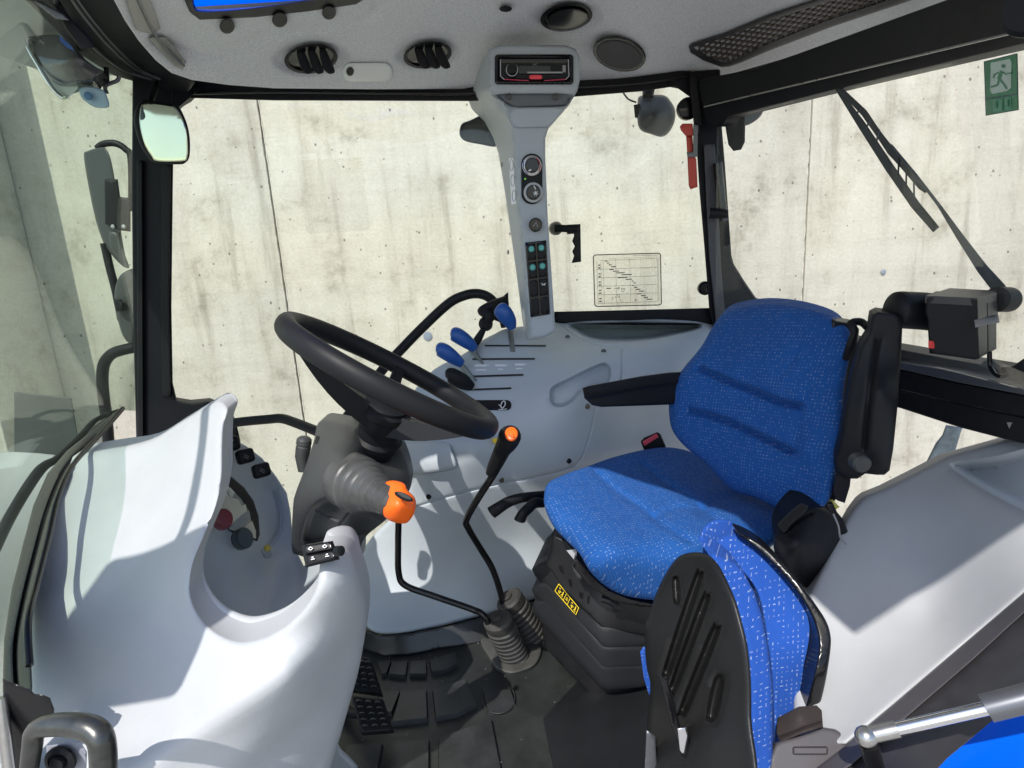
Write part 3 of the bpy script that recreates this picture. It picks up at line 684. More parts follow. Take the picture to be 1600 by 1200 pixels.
# radio
rd = relief('radio', rrect(773, 85, 896, 132, 5), cf-.003, BGL, oc, thick=.02, rnd=3, step=10, dents=[(rrect(777, 89, 892, 128, 3), .006, 4)])
tube('knob_ring', [P(a, b, cf-.004) for a, b in ell(800, 109, 9, 10, 20)]+[P(809, 109, cf-.004)], .0012, CHR, rd, n=6)
lathe('radio_knob', P(800, 109, cf-.001), (0, -1, 0), [(.011, 0), (.011, .008), (.009, .010)], BGL, rd)
relief('display', [(811, 103), (860, 103), (860, 115), (811, 115)], cf-.0005, mat('display_glass', (.05, .055, .055), .15), rd, thick=.001, step=20)
txt('radio_mark', 'JVC', P(836, 101, cf-.006), RT, UP, .006, GRYW, rd)
relief('display_bar', [(824, 112), (879, 112), (879, 114.5), (824, 114.5)], cf-.0022, mat('radio_bar', (.30, .31, .31), .3), rd, thick=.001, step=20)
relief('red_button', rrect(827, 117, 847, 124, 3), cf-.003, mat('radio_red', (.75, .05, .07), .3), rd, thick=.004, rnd=1, step=5)
ribbons('radio_trim', [([(782, 93), (782, 119), (788, 124)], 1.2), ([(888, 93), (889, 119), (884, 124)], 1.2)], CHR, rd, Y=cf)
ribbons('radio_red_edge', [([(788, 124), (826, 126)], 1.3), ([(850, 126), (884, 124)], 1.3)], mat('radio_red_line', (.5, .02, .08), .3), rd, Y=cf)  # plain red strips along the radio's lower edge
relief('usb_slot', [(879, 102), (884, 102), (884, 113), (879, 113)], cf-.001, GRYW, rd, thick=.001, step=20)
# climate panel
cp = relief('climate_panel', rrect(814.5, 240, 847.5, 319, 16, 8), cf-.001, BPL, oc, thick=.01, rnd=2.5, step=6)
for i, (u, v, ringc) in enumerate(((831, 259, STL), (833, 301, mat('dial_grey', (.42, .43, .43), .4)))):
    k = lathe('dial_ring', P(u, v, cf-.0005), (0, -1, 0), [(.0205, 0), (.0205, .005), (.0175, .006)], ringc, cp)
    lathe('dial_knob', P(u, v, cf-.004), (0, -1, 0), [(.0155, 0), (.0150, .012), (.013, .014)], BGL, k, n=24)
ribbons('dial_marks', [([(831-13, 252+k) for k in range(0, 1)]+[(817.5, 262), (821, 268), (825, 271.5)], 1.6)], mat('dial_blue', (.05, .12, .35), .4), cp, Y=cf-.0068)
ribbons('dial_marks', [([(838, 247), (843, 253), (844.5, 260), (842, 268)], 1.6)], mat('dial_red', (.5, .03, .05), .4), cp, Y=cf-.0068)
ribbons('dial_pointer', [([(826, 267), (830, 265)], 2), ([(834, 290), (837, 296)], 1.4)], WHT, cp, Y=cf-.019)
ribbons('snowflake', [([(837-4*math.cos(a), 302-4*math.sin(a)), (837+4*math.cos(a), 302+4*math.sin(a))], 1) for a in (.2, 1.25, 2.3)], WHT, cp, Y=cf-.019)
relief('status_lamp', ell(820.5, 279.5, 1.6, 1.6, 8), cf-.004, mat('green_led', (.2, .8, .05), .3), cp, thick=.001, step=3)
# lighter
lt = lathe('lighter_knob', P(836.5, 351.5, cf), (0, -1, 0), [(.0145, -.004), (.0145, .012), (.012, .015)], BGL, oc, n=24)
ribbons('lighter_mark', [([(833, 354), (838, 347), (840, 355)], 1.3)], GRYW, lt, Y=cf-.0155)
# switches
sb = relief('switch_bank', [(820.5, 379), (853.5, 375.5), (859.5, 491), (829, 496)], cf-.0005, BGL, oc, thick=.008, rnd=1.5, step=10)
Q = quadmap([(821.5, 380), (853, 376.5), (858.8, 490), (829.5, 495)])
for r_ in range(4):
    for c_ in range(2):
        s0, s1, t0, t1 = c_*.5+.05, c_*.5+.47, r_*.25+.012, r_*.25+.238
        raised = r_ < 2 or (r_ == 2 and c_ == 1)
        sw = relief('rocker_switch', [Q(s0, t0), Q(s1, t0), Q(s1, t1), Q(s0, t1)], cf-(.006 if raised else .002), BPL, sb, thick=.006, rnd=1.5, step=6)
        cx, cy = Q((s0+s1)/2, t0+.075)
        if r_ < 2:
            relief('switch_symbol', ell(cx, cy, 4.6, 4.8, 14), cf-.0068, TEAL, sw, thick=.001, step=4)
            ribbons('symbol_mark', [([(cx-2, cy-1.5), (cx+2, cy-1.5)], .8), ([(cx-2, cy+1.2), (cx+2, cy+1.2)], .8)], mat('symbol_pale', (.3, .6, .55), .5), sw, Y=cf-.008)
        elif raised:
            ribbons('symbol_mark', [([(cx-3, cy-2), (cx-1, cy+2)], .9), ([(cx+3, cy-2), (cx+1, cy+2)], .9), ([(cx-2, cy), (cx+2, cy)], .9)], WHT, sw, Y=cf-.0068)
# instruction sticker on the column side
def colY2(u, v): return colY(u, v)-.001
stk = relief('instruction_sticker', [(795, 247), (802, 247), (806.5, 318), (799, 320)], colY2, mat('sticker_pale', (.80, .84, .9), .5), oc, thick=.001, step=4)
for (u, v) in ((799, 258), (801, 282), (803, 306)):
    ribbons('sticker_ring', [(ell(u, v, 2.8, 9, 12)+[(u+2.8, v)], .9)], mat('sticker_blue', (.12, .18, .32), .5), stk, Y=lambda a, b: colY(a, b)-.0022)
for u, v in ((784, 257), (794, 394)): relief('plug_cap', ell(u, v, 1.7, 4, 10), lambda a, b: colY(a, b)-.0015, GHS, oc, thick=.001, step=3)

# ================= RIGHT HAND CONSOLE =================
sc = thing('side_console', 'large grey moulded right hand console with lever slots and storage tray', 'side console', P(760, 985, 1.3))
cc = [(790, 515, 1.52), (755, 532, 1.5), (690, 570, 1.46), (640, 622, 1.42), (626, 680, 1.38), (985, 500, 1.60), (1100, 503, 1.60), (880, 508, 1.58),
      (820, 560, 1.42), (760, 600, 1.36), (700, 650, 1.31), (850, 640, 1.29), (960, 560, 1.40), (1060, 560, 1.44), (900, 600, 1.31),
      (800, 690, 1.27), (660, 720, 1.26), (880, 720, 1.31), (1000, 640, 1.42), (1080, 620, 1.46), (960, 700, 1.39), (650, 770, 1.29),
      (600, 850, 1.32), (700, 850, 1.31), (800, 850, 1.36), (570, 900, 1.31), (600, 990, YZ(600, 990, .20)), (760, 950, YZ(760, 950, .20)), (830, 938, YZ(830, 938, .19)), (1000, 760, 1.42), (950, 900, 1.42), (680, 930, 1.29)]
ccf = TPS(cc)
co = [(790, 514), (772, 522), (755, 531), (735, 546), (712, 560), (690, 570), (670, 584), (652, 604), (638, 628), (630, 652), (624, 690), (630, 715), (640, 742), (640, 765), (620, 800), (585, 835), (566, 862), (558, 885), (556, 920), (562, 958), (574, 980), (596, 990), (640, 988), (700, 976), (770, 958), (830, 938), (900, 920), (980, 900), (1120, 880), (1140, 620), (1135, 540), (1125, 514), (1100, 503), (1040, 499), (985, 499), (920, 501), (880, 505), (860, 503), (830, 508)]
slots = [([(757, 540), (853, 540)], 2.4), ([(738, 561), (836, 560.5)], 2.6), ([(738, 588), (818, 585.5)], 2.8), ([(730, 609), (799, 606.5)], 2.8)]
relief('console_body', co, ccf, PLC, sc, thick=.10, rnd=7, step=6, sm=True, sharp=65,
       dents=[([(888, 506), (930, 503), (1010, 502), (1075, 503), (1098, 507), (1090, 516), (1060, 524), (1010, 533), (950, 535), (920, 530), (900, 519)], .16, 9),
              ([(858, 620), (862, 604), (885, 592), (925, 572), (945, 566), (955, 575), (954, 594), (945, 602), (915, 610), (893, 630), (876, 637), (862, 633)], .035, 6)],
       grooves=[([(880, 508), (896, 523), (925, 537), (968, 543), (971, 560), (970, 595)], 1.6, .006),
                ([(931, 634), (925, 665), (915, 700), (904, 722), (880, 735), (830, 747), (780, 756), (700, 776), (650, 792)], 1.6, .006),
                ([(630, 736), (660, 739), (700, 734), (714, 727), (710, 712), (702, 697)], 1.4, .004)],
       bumps=[(668, 706, 30, .012), (740, 705, 34, .02)])
CY = lambda u, v, d=0: P(u, v, float(ccf(u, v)[0])-d)
ribbons('lever_slot', slots[:0] or slots, mat('slot_black', (.005, .005, .006), .6), sc, Y=lambda u, v: ccf(u, v)-.0005, lift=.002)
relief('slot_decal', rrect(735, 625, 799, 641, 7), lambda u, v: ccf(u, v)-.0015, BGL, sc, thick=.001, step=6)
ribbons('decal_symbol', [(ell(786, 632, 3, 6, 12, 20)+[(789, 633)], 1.2), ([(779, 640), (792, 639)], 1), ([(779, 632), (784, 636)], 1)], WHT, sc, Y=lambda u, v: ccf(u, v)-.002)
leg = []
for x0, x1, y in ((742, 760, 571), (774, 790, 571), (805, 819, 569.5)): leg += [([(x0, y), (x1, y)], 3.2), ([(x0-1, y), (x1+4, y-.5)], 1)]
for x0, x1, y in ((743, 760, 578), (778, 786, 577), (806, 816, 576)): leg.append(([(x0, y), (x1, y)], 1.8))
ribbons('printed_legend', leg, WHT, sc, Y=ccf)
for u, v in ((887, 527), (943, 549), (918, 635), (889, 720), (784, 750), (670, 776)):
    s_ = lathe('screw_recess', CY(u, v, -.002), (-.1, -1, .15), [(.0078, 0), (.0078, .0030), (.0060, .0034)], PLC, sc, n=16)
    lathe('screw_head', CY(u, v, .001), (-.1, -1, .15), [(.0062, 0), (.0062, .0028), (.003, .003)], BGL, s_, n=12)
ribbons('orange_arc', [([(739, 691), (748, 688), (760, 687), (776, 689)], 4)], ORG, sc, Y=ccf, lift=.002)
ribbons('black_arc', [([(727, 696), (740, 692), (756, 690), (776, 692)], 1.6)], BGL, sc, Y=ccf, lift=.0025)
relief('yellow_tab', [(768, 686), (778, 684), (778, 696), (771, 692)], 1.24, YEL, sc, thick=.006, rnd=1, step=6)
relief('console_lid', [(628, 697), (650, 694), (698, 693), (706, 704), (713, 725), (706, 733), (662, 740), (632, 737), (627, 716)], lambda u, v: ccf(u, v)-.026, PLC, sc, thick=.02, rnd=6, step=6, sm=True)
# kick strip
relief('kick_strip', [(556, 965), (572, 984), (596, 993), (640, 990), (700, 978), (770, 960), (830, 940), (850, 935), (850, 985), (770, 1000), (740, 1006), (690, 1014), (640, 1024), (600, 1026), (560, 1012)],
       [(556, 965, YZ(556, 985, .20)), (600, 993, YZ(600, 990, .20)+.004), (640, 990, YZ(640, 988, .20)+.004), (700, 978, YZ(700, 976, .20)+.004), (770, 960, YZ(770, 958, .2)+.004), (850, 935, YZ(850, 935, .19)+.004), (600, 1026, YZ(600, 1026, .152)), (560, 1012, YZ(560, 1012, .155)), (690, 1014, YZ(690, 1014, .152)), (770, 1000, YZ(770, 1000, .152)), (850, 985, YZ(850, 985, .152))], mat('kick_rubber', (.018, .019, .018), .34, var=.35, vscale=14), sc, thick=.03, rnd=3, step=8)

# levers on the console
def lever(base, top, gpts, gr_, gm, label):
    t = thing('hydraulic_lever', label, 'control lever', V(base), 'levers in the console slots')
    b, e = V(base), V(top)
    d = (e-b).normalized(); s = d.cross(Vector((0, 1, .2))).normalized(); f_ = s.cross(d)
    box('lever_blade', (b+e)/2-d*.01, .013, .005, (e-b).length+.03, LVM, t, ax=(s, f_, d), bev=.001)
    tube('lever_grip', gpts, gr_, gm, t, n=14, flat=.8)
    return t
lever(CY(800, 540), CY(797, 512, .01), [P(800, 513, 1.41), P(796, 502, 1.405), P(788, 490, 1.40), P(780, 481, 1.40), P(777, 478, 1.40)], [.010, .0165, .020, .017, .006], BLUP, 'blue tipped lever nearest the control column, rear slot of the console')
lever(CY(748, 562), CY(738, 545, .01), [P(742, 545, 1.42), P(732, 536, 1.415), P(718, 526, 1.41), P(708, 521, 1.41), P(704, 520, 1.41)], [.010, .0155, .018, .016, .006], BLUP, 'middle blue tipped lever leaning left, second console slot')
lever(CY(735, 588), CY(722, 572, .01), [P(722, 569, 1.40), P(710, 560, 1.395), P(696, 550, 1.39), P(686, 545, 1.39), P(681, 544, 1.39)], [.010, .0155, .018, .016, .006], BLUP, 'lowest blue tipped lever, just above the black lever by the wheel rim')
lever(CY(736, 608), CY(728, 602, .01), [P(738, 605, 1.36), P(726, 598, 1.355), P(712, 590, 1.35), P(702, 585, 1.35), P(696, 585, 1.35)], [.010, .0175, .0185, .016, .007], BPL, 'short black lever in the front slot of the console beside the wheel rim')

# cable arm behind the blue lever
ca = thing('joystick_arm', 'black jointed control arm with ball joint behind the blue levers', 'linkage arm', P(745, 540, 1.5))
tube('arm', [P(735, 548, 1.48), P(748, 528, 1.48), P(758, 510, 1.48)], [.010, .010, .006], BPL, ca, smooth=False)
lathe('ball_joint', P(759, 506, 1.48), (.3, -1, .2), [(.012, -.012), (.018, 0), (.012, .012)], BPL, ca)
tube('arm', [P(759, 504, 1.48), P(765, 494, 1.48), P(752, 486, 1.49), P(768, 478, 1.5), P(790, 472, 1.52)], [.010, .013, .010, .013, .016], BPL, ca)
relief('mount_plate', [(778, 470), (794, 456), (796, 510), (772, 500), (764, 486)], 1.53, BLK, ca, thick=.02, rnd=2)
# grab rail
gr_ = tube('grab_rail', [P(540, 655, 1.40), P(565, 620, 1.45), P(600, 575, 1.5), P(625, 548, 1.52), P(660, 512, 1.54), P(700, 475, 1.55), P(725, 462, 1.55), P(748, 459, 1.55), P(768, 468, 1.55), P(784, 492, 1.55), P(790, 510, 1.54)], .0125, BPL)
tag(gr_, 'black curved grab rail arching from the steering column to the control column', 'grab rail')
# front handrail
hr = tube('front_handrail', [P(340, 667, 1.55), P(370, 660, 1.55), P(420, 655, 1.54), P(440, 654, 1.53), P(460, 660, 1.5), P(500, 676, 1.42), P(530, 690, 1.38)], .0125, BPL)
tag(hr, 'thin black handrail reaching from dashboard tip to the steering column', 'handrail')

# window latch handle
wl = thing('window_latch', 'black window latch handle with finger grip on the side window', 'window handle', P(880, 360, 1.6))
lathe('latch_pivot', P(868, 357, 1.6), (0, -1, 0), [(.017, -.01), (.017, .02), (.013, .028)], BGL, wl)
tube('latch_arm', [P(868, 357, 1.575), P(880, 357, 1.57), P(902, 358, 1.565)], [.010, .009, .010], BPL, wl, smooth=False)
relief('latch_grip', [(886, 351), (907, 350), (908, 409), (893, 411), (897, 400), (894, 393), (898, 385), (894, 377), (897, 368), (896, 365), (886, 366)], 1.56, BPL, wl, thick=.02, rnd=2, step=5)

# gear speed chart decal on the window
dc = thing('speed_chart_decal', 'transparent gear speed chart sticker with black border on the side window', 'sticker', P(980, 478, 1.63))
DY = 1.630
dq = quadmap([(927, 398.5), (1032, 395.5), (1033.5, 476.5), (929.5, 479)])
brd = rrect(0, 0, 1, 1, .045)
relief('decal_film', [dq(*p) for p in rrect(-.01, -.012, 1.01, 1.012, .05)], 1.6315, FILM, dc, thick=.001, step=40)
ribbons('decal_border', [([dq(*p) for p in brd]+[dq(*brd[0])], 1.5)], INK, dc, Y=DY)
ln = []
for x in (.05, .11, .145): ln.append(([dq(x, .13), dq(x, .96)], .45))
for y in (.10, .27, .435, .60, .765, .93): ln.append(([dq(.05 if y > .2 else .1, y+.012), dq(.95, y-.0)], .55))
for x in (.33, .54, .95, .965): ln.append(([dq(x, .09), dq(x, .93)], .45))
for x in (.70, .745, .79, .83, .87, .91): ln += [([dq(x, .10+k*.04), dq(x, .115+k*.04)], .35) for k in range(20)]
ribbons('chart_grid', ln, mat('thin_ink', (.22, .2, .17), .6), dc, Y=DY)
bars = [(.175, .205, .13), (.20, .235, .165), (.225, .27, .20), (.26, .335, .238), (.235, .295, .292), (.285, .375, .325), (.335, .46, .36), (.415, .565, .398), (.35, .50, .452), (.475, .57, .488), (.56, .59, .525), (.585, .62, .562), (.565, .595, .612), (.595, .645, .65), (.62, .69, .688), (.665, .74, .725), (.63, .70, .775), (.695, .765, .812), (.735, .80, .85), (.78, .87, .885), (.18, .25, .655)]
ribbons('chart_bars', [([dq(a, y), dq(b, y-.002)], 1.4) for a, b, y in bars], INK, dc, Y=DY)
hdr = []
for k in range(14): hdr.append(([dq(.60+k*.026, .035), dq(.617+k*.026, .035)], .8))
for k in range(18): hdr.append(([dq(.25+k*.04, .073), dq(.262+k*.04, .073)], .7))
for k, y in enumerate((.2, .37, .53, .69, .85)): hdr += [([dq(.07, y), dq(.10, y)], 2.0), ([dq(.068, y+.055), dq(.10, y+.055)], 2.2)]
for x, y in ((.30, .66), (.33, .66), (.40, .66), (.44, .665), (.26, .83), (.255, .87), (.31, .83), (.36, .83), (.37, .87)): hdr.append(([dq(x, y), dq(x+.018, y)], 1.2))
ribbons('chart_text', hdr, mat('mid_ink', (.14, .13, .11), .6), dc, Y=DY)
ribbons('chart_symbol', [([dq(.43+.022*math.cos(a), .70+.028*math.sin(a)) for a in [k*.6 for k in range(11)]], .6), ([dq(.36+.02*math.cos(a), .80+.026*math.sin(a)) for a in [k*.6 for k in range(11)]], .6)], INK, dc, Y=DY)

# ================= STEERING =================
sh = thing('steering_column', 'black three spoke steering wheel on a charcoal column cowl with ribbed gaiter', 'steering column', P(560, 860, 1.0))
WC = P(612, 586, .95)
toC = (CAM-WC).normalized(); a0 = math.radians(27)
ax_ = RT*math.cos(a0)-UP*math.sin(a0); ax_ = (ax_-toC*ax_.dot(toC)).normalized()
up_ = toC.cross(ax_).normalized(); up_ = up_ if up_.z > 0 else -up_
psi = math.radians(7); WN = (up_*math.cos(psi)+toC*math.sin(psi)).normalized()
wa = ax_; wb = WN.cross(wa).normalized()
if wb.y < 0: wb = -wb
R = .177
ring = []; n1, n2 = 96, 16; vs = []; fs = []
for i in range(n1):
    an = 2*math.pi*i/n1; d = wa*math.cos(an)+wb*math.sin(an); c_ = WC+d*R
    for k in range(n2):
        b_ = 2*math.pi*k/n2; vs.append(c_+d*math.cos(b_)*.0142+WN*math.sin(b_)*.0172)
for i in range(n1):
    for k in range(n2): fs.append((i*n2+k, i*n2+(k+1) % n2, ((i+1) % n1)*n2+(k+1) % n2, ((i+1) % n1)*n2+k))
WHM = mat('wheel_rubber', (.009, .0095, .011), .5, spec=.25, bump=.12, bscale=400, var=.12, vscale=20)
st = mk('steering_wheel', vs, fs, WHM, sh)
HUB = P(598, 655, .97)
def spoke(an, w=.026):
    d = wa*math.cos(an)+wb*math.sin(an); e = WC+d*(R-.004)
    s = HUB+d*.02; t = WN.cross(d).normalized(); vs = []; fs = []
    m = 8
    for i in range(m+1):
        f_ = i/m; c_ = s.lerp(e, f_)-WN*(.012*math.sin(math.pi*f_)); ww = w*(1.0-.35*f_); h = .020-.012*f_
        for a_, b_ in ((-1, -1), (1, -1), (1.0, 1), (-1, 1)): vs.append(c_+t*a_*ww+WN*b_*h)
    for i in range(m):
        for k in range(4): fs.append((i*4+k, i*4+(k+1) % 4, (i+1)*4+(k+1) % 4, (i+1)*4+k))
    fs += [(3, 2, 1, 0), (m*4, m*4+1, m*4+2, m*4+3)]
    return mk('spoke', vs, fs, WHM, st, sharp=30)
spoke(math.radians(200)); spoke(math.radians(-22)); spoke(math.radians(88), .014)
hubax = (P(607, 612, .955)-P(583, 690, .98)).normalized()
lathe('hub', P(588, 692, .975), hubax, [(.030, -.03), (.034, -.008), (.040, 0), (.041, .012), (.036, .018), (.037, .06), (.041, .064), (.041, .073), (.036, .077), (.037, .083), (.030, .088)], BPL, st, n=40)

hc2 = [(500, 660, 1.00), (580, 700, 1.0), (630, 700, 1.0), (475, 790, .90), (545, 780, .84), (600, 770, .90), (640, 740, .99), (560, 850, .99), (520, 700, .90), (470, 840, .97), (620, 830, 1.04), (500, 745, .875), (480, 700, .96), (560, 700, .91)]
relief('cowl', [(503, 657), (515, 657), (545, 664), (575, 682), (600, 690), (622, 694), (635, 720), (642, 750), (640, 765), (625, 790), (600, 815), (575, 835), (565, 852), (560, 885), (520, 880), (468, 868), (456, 855), (458, 790), (462, 770), (475, 735), (490, 690), (495, 665)],
       hc2, GHS, sh, thick=.07, back=(-.1, 1, -.1), rnd=10, step=6, sm=True, sharp=60,
       dents=[([(486, 790), (520, 774), (560, 795), (600, 820), (570, 845), (520, 850), (470, 850)], .03, 12)],
       grooves=[([(574, 684), (584, 705), (586, 722)], 1.2, .004), ([(547, 798), (530, 820), (512, 842)], 1.2, .005)], bumps=[(540, 720, 45, .015)])
for pl in ([(495, 680), (499, 682), (494, 694), (491, 692)], [(502, 705), (507, 703), (505, 714), (499, 723), (500, 712)], [(493, 795), (530, 812), (528, 817), (492, 800)]):
    relief('cowl_slot', pl, lambda u, v: TPS(hc2)(u, v)-.006, BGL, sh, thick=.01, step=5)
gx, gy = P(560, 757, .855), P(612, 784, .785)
gax = (gy-gx).normalized()
prof = []; L_ = (gy-gx).length
prof = [(.043, -.03), (.043, .002), (.0415, .004)]
for k in range(6):
    h = .005+k*(L_-.006)/6; r_ = .0405-.0045*k*(1+.1*(3-k)); prof += [(r_, h), (r_-.0010, h+(L_-.006)/6*.72), (r_-.0036, h+(L_-.006)/6*.86)]
prof += [(.014, L_), (.012, L_*1.06)]
lathe('gaiter', gx, gax, prof, mat('gaiter_rubber', (.06, .06, .058), .40, var=.3, vscale=25, bump=.2), sh, n=40, sharp=30)
tl = thing('tilt_lever', 'bright orange tilt knob on the steering column gaiter', 'lever knob', gy)
relief('knob', [(600, 758), (606, 752), (618, 751), (632, 756), (637, 766), (647, 776), (650, 786), (648, 800), (641, 812), (632, 818), (612, 815), (599, 805), (595, 790), (598, 775)], [(597, 780, .785), (622, 760, .79), (650, 785, .785), (630, 818, .785), (622, 790, .755)], ORG, tl, thick=.03, rnd=9, step=4, sm=True, sharp=70)
relief('knob_insert', ell(631, 776, 16, 5.5, 16, 24), .748, BPL, tl, thick=.008, rnd=2, step=4)
relief('insert_face', ell(632, 775, 12, 3.3, 16, 24), .7465, GHS, tl, thick=.003, rnd=1, step=4)
# column stalk switch
sk = thing('stalk_switch', 'dark grey indicator stalk with ribbed tip left of the steering column', 'indicator stalk', P(478, 740, 1.0))
tube('stalk', [P(475, 735, 1.0), P(472, 712, 1.0), P(474, 700, 1.0)], [.010, .012, .013], GHS, sk, smooth=False)
lathe('stalk_tip', P(474, 702, 1.0), (P(475, 680, 1.0)-P(473, 702, 1.0)), [(.0125, 0), (.0125, .006), (.0115, .007), (.0115, .009), (.0128, .010), (.0125, .018), (.009, .022), (.003, .024)], GHS, sk)

# gear levers
FZ = .15
boots = []
def gear(name, label, pts, rr, boot_top, boot_bot, bw, knob=None):
    t = thing(name, label, 'gear lever', boot_bot, 'floor gear levers')
    tube('lever_rod', pts, rr, BGL, t, n=14)
    ax = (boot_top-boot_bot); L = ax.length; prof = [(bw*1.12, -.004), (bw*1.1, .006)]
    n = 8
    for k in range(n):
        h = .008+(L-.026)*k/n; dh = (L-.026)/n; prof += [(bw*.82, h), (bw*1.02, h+dh*.3), (bw*1.02, h+dh*.7), (bw*.82, h+dh)]
    prof += [(bw*.85, L-.018), (bw*.98, L-.012), (bw*.96, L+.006), (bw*.80, L+.011), (bw*.34, L+.012), (bw*.34, L+.018), (.008, L+.019)]
    lathe('rubber_boot', boot_bot, ax, prof, BOOT, t, n=32, sharp=30, ky=.8)
    return t
g1 = gear('gear_lever', 'cranked black floor lever whose knob hides behind the steering column, front rubber boot', [P(607, 690, 1.13), P(612, 720, 1.12), P(622, 790, 1.10), P(622, 850, 1.11), P(623, 895, 1.115), P(634, 915, 1.115), P(680, 932, 1.12), P(735, 951, 1.12), P(756, 962, 1.11), P(770, 990, 1.11)], .0065, P(779, 972, 1.115), RZ(806, 1030, FZ), .032)
lathe('gear_knob', P(606, 690, 1.12), (0, -.4, 1), [(.012, -.02), (.017, 0), (.014, .012), (.008, .014)], ORG, g1)
g2 = gear('gear_lever', 'tall bent black floor lever with orange topped grip between wheel and seat, rear rubber boot', [P(800, 690, 1.02), P(775, 735, 1.05), P(745, 782, 1.08), P(729, 812, 1.10), P(732, 826, 1.11), P(750, 856, 1.15), P(770, 890, 1.17), P(783, 930, 1.185), P(788, 955, 1.19)], .0070, P(797, 939, 1.195), RZ(838, 1000, FZ), .033)
tube('grip', [P(765, 741, 1.05), P(772, 728, 1.045), P(783, 706, 1.03), P(793, 690, 1.02), P(797, 680, 1.015), P(798, 676, 1.01)], [.008, .012, .0145, .019, .020, .014], BPL, g2, n=18)
lathe('grip_button', P(799, 679, .998), (.0, -.55, .8), [(.014, 0), (.0135, .004), (.010, .006)], ORG, g2, ky=.8)
ribbons('button_mark', [([(794, 679), (799, 682), (802, 679), (803, 684)], 1)], BGL, g2, Y=.984)

# ================= FLOOR =================
FZ = .15
def fz(u, v): return np.array([YZ(a, b, FZ) for a, b in zip(np.atleast_1d(u), np.atleast_1d(v))])
fm = thing('floor_mat', 'black rubber floor mat with raised pads and dust', 'floor mat', (0, 1.0, FZ))
plate('mat_sheet', [(-.75, .55), (.45, .55), (.45, 1.5), (-.75, 1.5)], FZ-.02, FZ, MATR, fm)
MP = mat('mat_pad', (.024, .026, .026), .38, bump=.4, bscale=150, var=.45, vscale=16)
pads = [[(590, 1040), (612, 1037), (605, 1058), (597, 1060)], [(613, 1039), (638, 1039), (635, 1062), (607, 1060)], [(642, 1039), (667, 1038), (667, 1060), (640, 1060)], [(671, 1038), (712, 1024), (717, 1042), (700, 1052), (674, 1057)],
        [(626, 1086), (668, 1083), (670, 1130), (612, 1136), (620, 1110)], [(675, 1083), (728, 1066), (747, 1106), (715, 1122), (680, 1128)], [(590, 1086), (626, 1086), (613, 1120), (600, 1120)],
        [(540, 1170), (600, 1166), (588, 1230), (530, 1230)], [(616, 1164), (672, 1160), (672, 1230), (605, 1230)], [(684, 1158), (770, 1128), (790, 1230), (684, 1230)], [(753, 1078), (794, 1068), (806, 1104), (762, 1120)], [(1000, 1140), (900, 1130), (860, 1200), (1000, 1210)],
        [(520, 1160), (536, 1162), (512, 1200), (505, 1200)]]
for pl in pads[:-2]:
    q = [RZ(u, v, FZ) for u, v in pl]; c_ = sum(q, Vector())/len(q)
    bm = bmesh.new(); lo = [bm.verts.new((p.x, p.y, FZ-.001)) for p in q]; hi = [bm.verts.new((p.x*.93+c_.x*.07, p.y*.93+c_.y*.07, FZ+.011)) for p in q]
    n = len(q); vs = [v.co.copy() for v in lo+hi]; bm.free()
    mk('mat_pad', vs, [tuple(range(n, 2*n))]+[(i, (i+1) % n, n+(i+1) % n, n+i) for i in range(n)], MP, fm, sharp=30)
pc = RZ(780, 1096, FZ)
tube('pad_ring', [pc+Vector((.032*math.cos(a), .04*math.sin(a), .007)) for a in [k*math.pi/10 for k in range(21)]], .0012, MP, fm, n=6)
plate('shaded_platform', [(.06, .56), (.46, .56), (.46, 1.2), (.20, 1.2), (.02, .98)], FZ, FZ+.012, mat('platform_shade_black', (.008, .009, .010), .45, bump=.3, bscale=120, var=.3), fm)  # smooth platform sheet, its near-black also standing in for the shadow on the floor
# raised collar round the boots
relief('boot_collar', [(752, 1000), (790, 985), (830, 985), (846, 1010), (838, 1036), (818, 1048), (796, 1052), (776, 1044), (766, 1030)], lambda u, v: np.array([YZ(a, b, FZ+.012) for a, b in zip(np.atleast_1d(u), np.atleast_1d(v))]), mat('collar_rubber', (.06, .06, .055), .35, var=.3, vscale=20), fm, thick=.03, back=(0, .3, -1), rnd=5, step=5, sm=True)
# specks of grit
vs = []; fs = []
for k in range(110):
    x, y = random.uniform(-.35, .35), random.uniform(.85, 1.3); s = random.uniform(.0004, .0012); n0 = len(vs)
    for a in range(4): vs.append(Vector((x+s*math.cos(a*1.57+k), y+s*math.sin(a*1.57+k), FZ+.0015)))
    vs.append(Vector((x, y, FZ+.0015+s))); fs += [(n0, n0+1, n0+4), (n0+1, n0+2, n0+4), (n0+2, n0+3, n0+4), (n0+3, n0, n0+4)]
gt = mk('floor_grit', vs, fs, mat('grit', (.45, .43, .38), .9)); gt['label'] = 'pale grit and crumbs scattered over the floor mat'; gt['category'] = 'grit'; gt['kind'] = 'stuff'

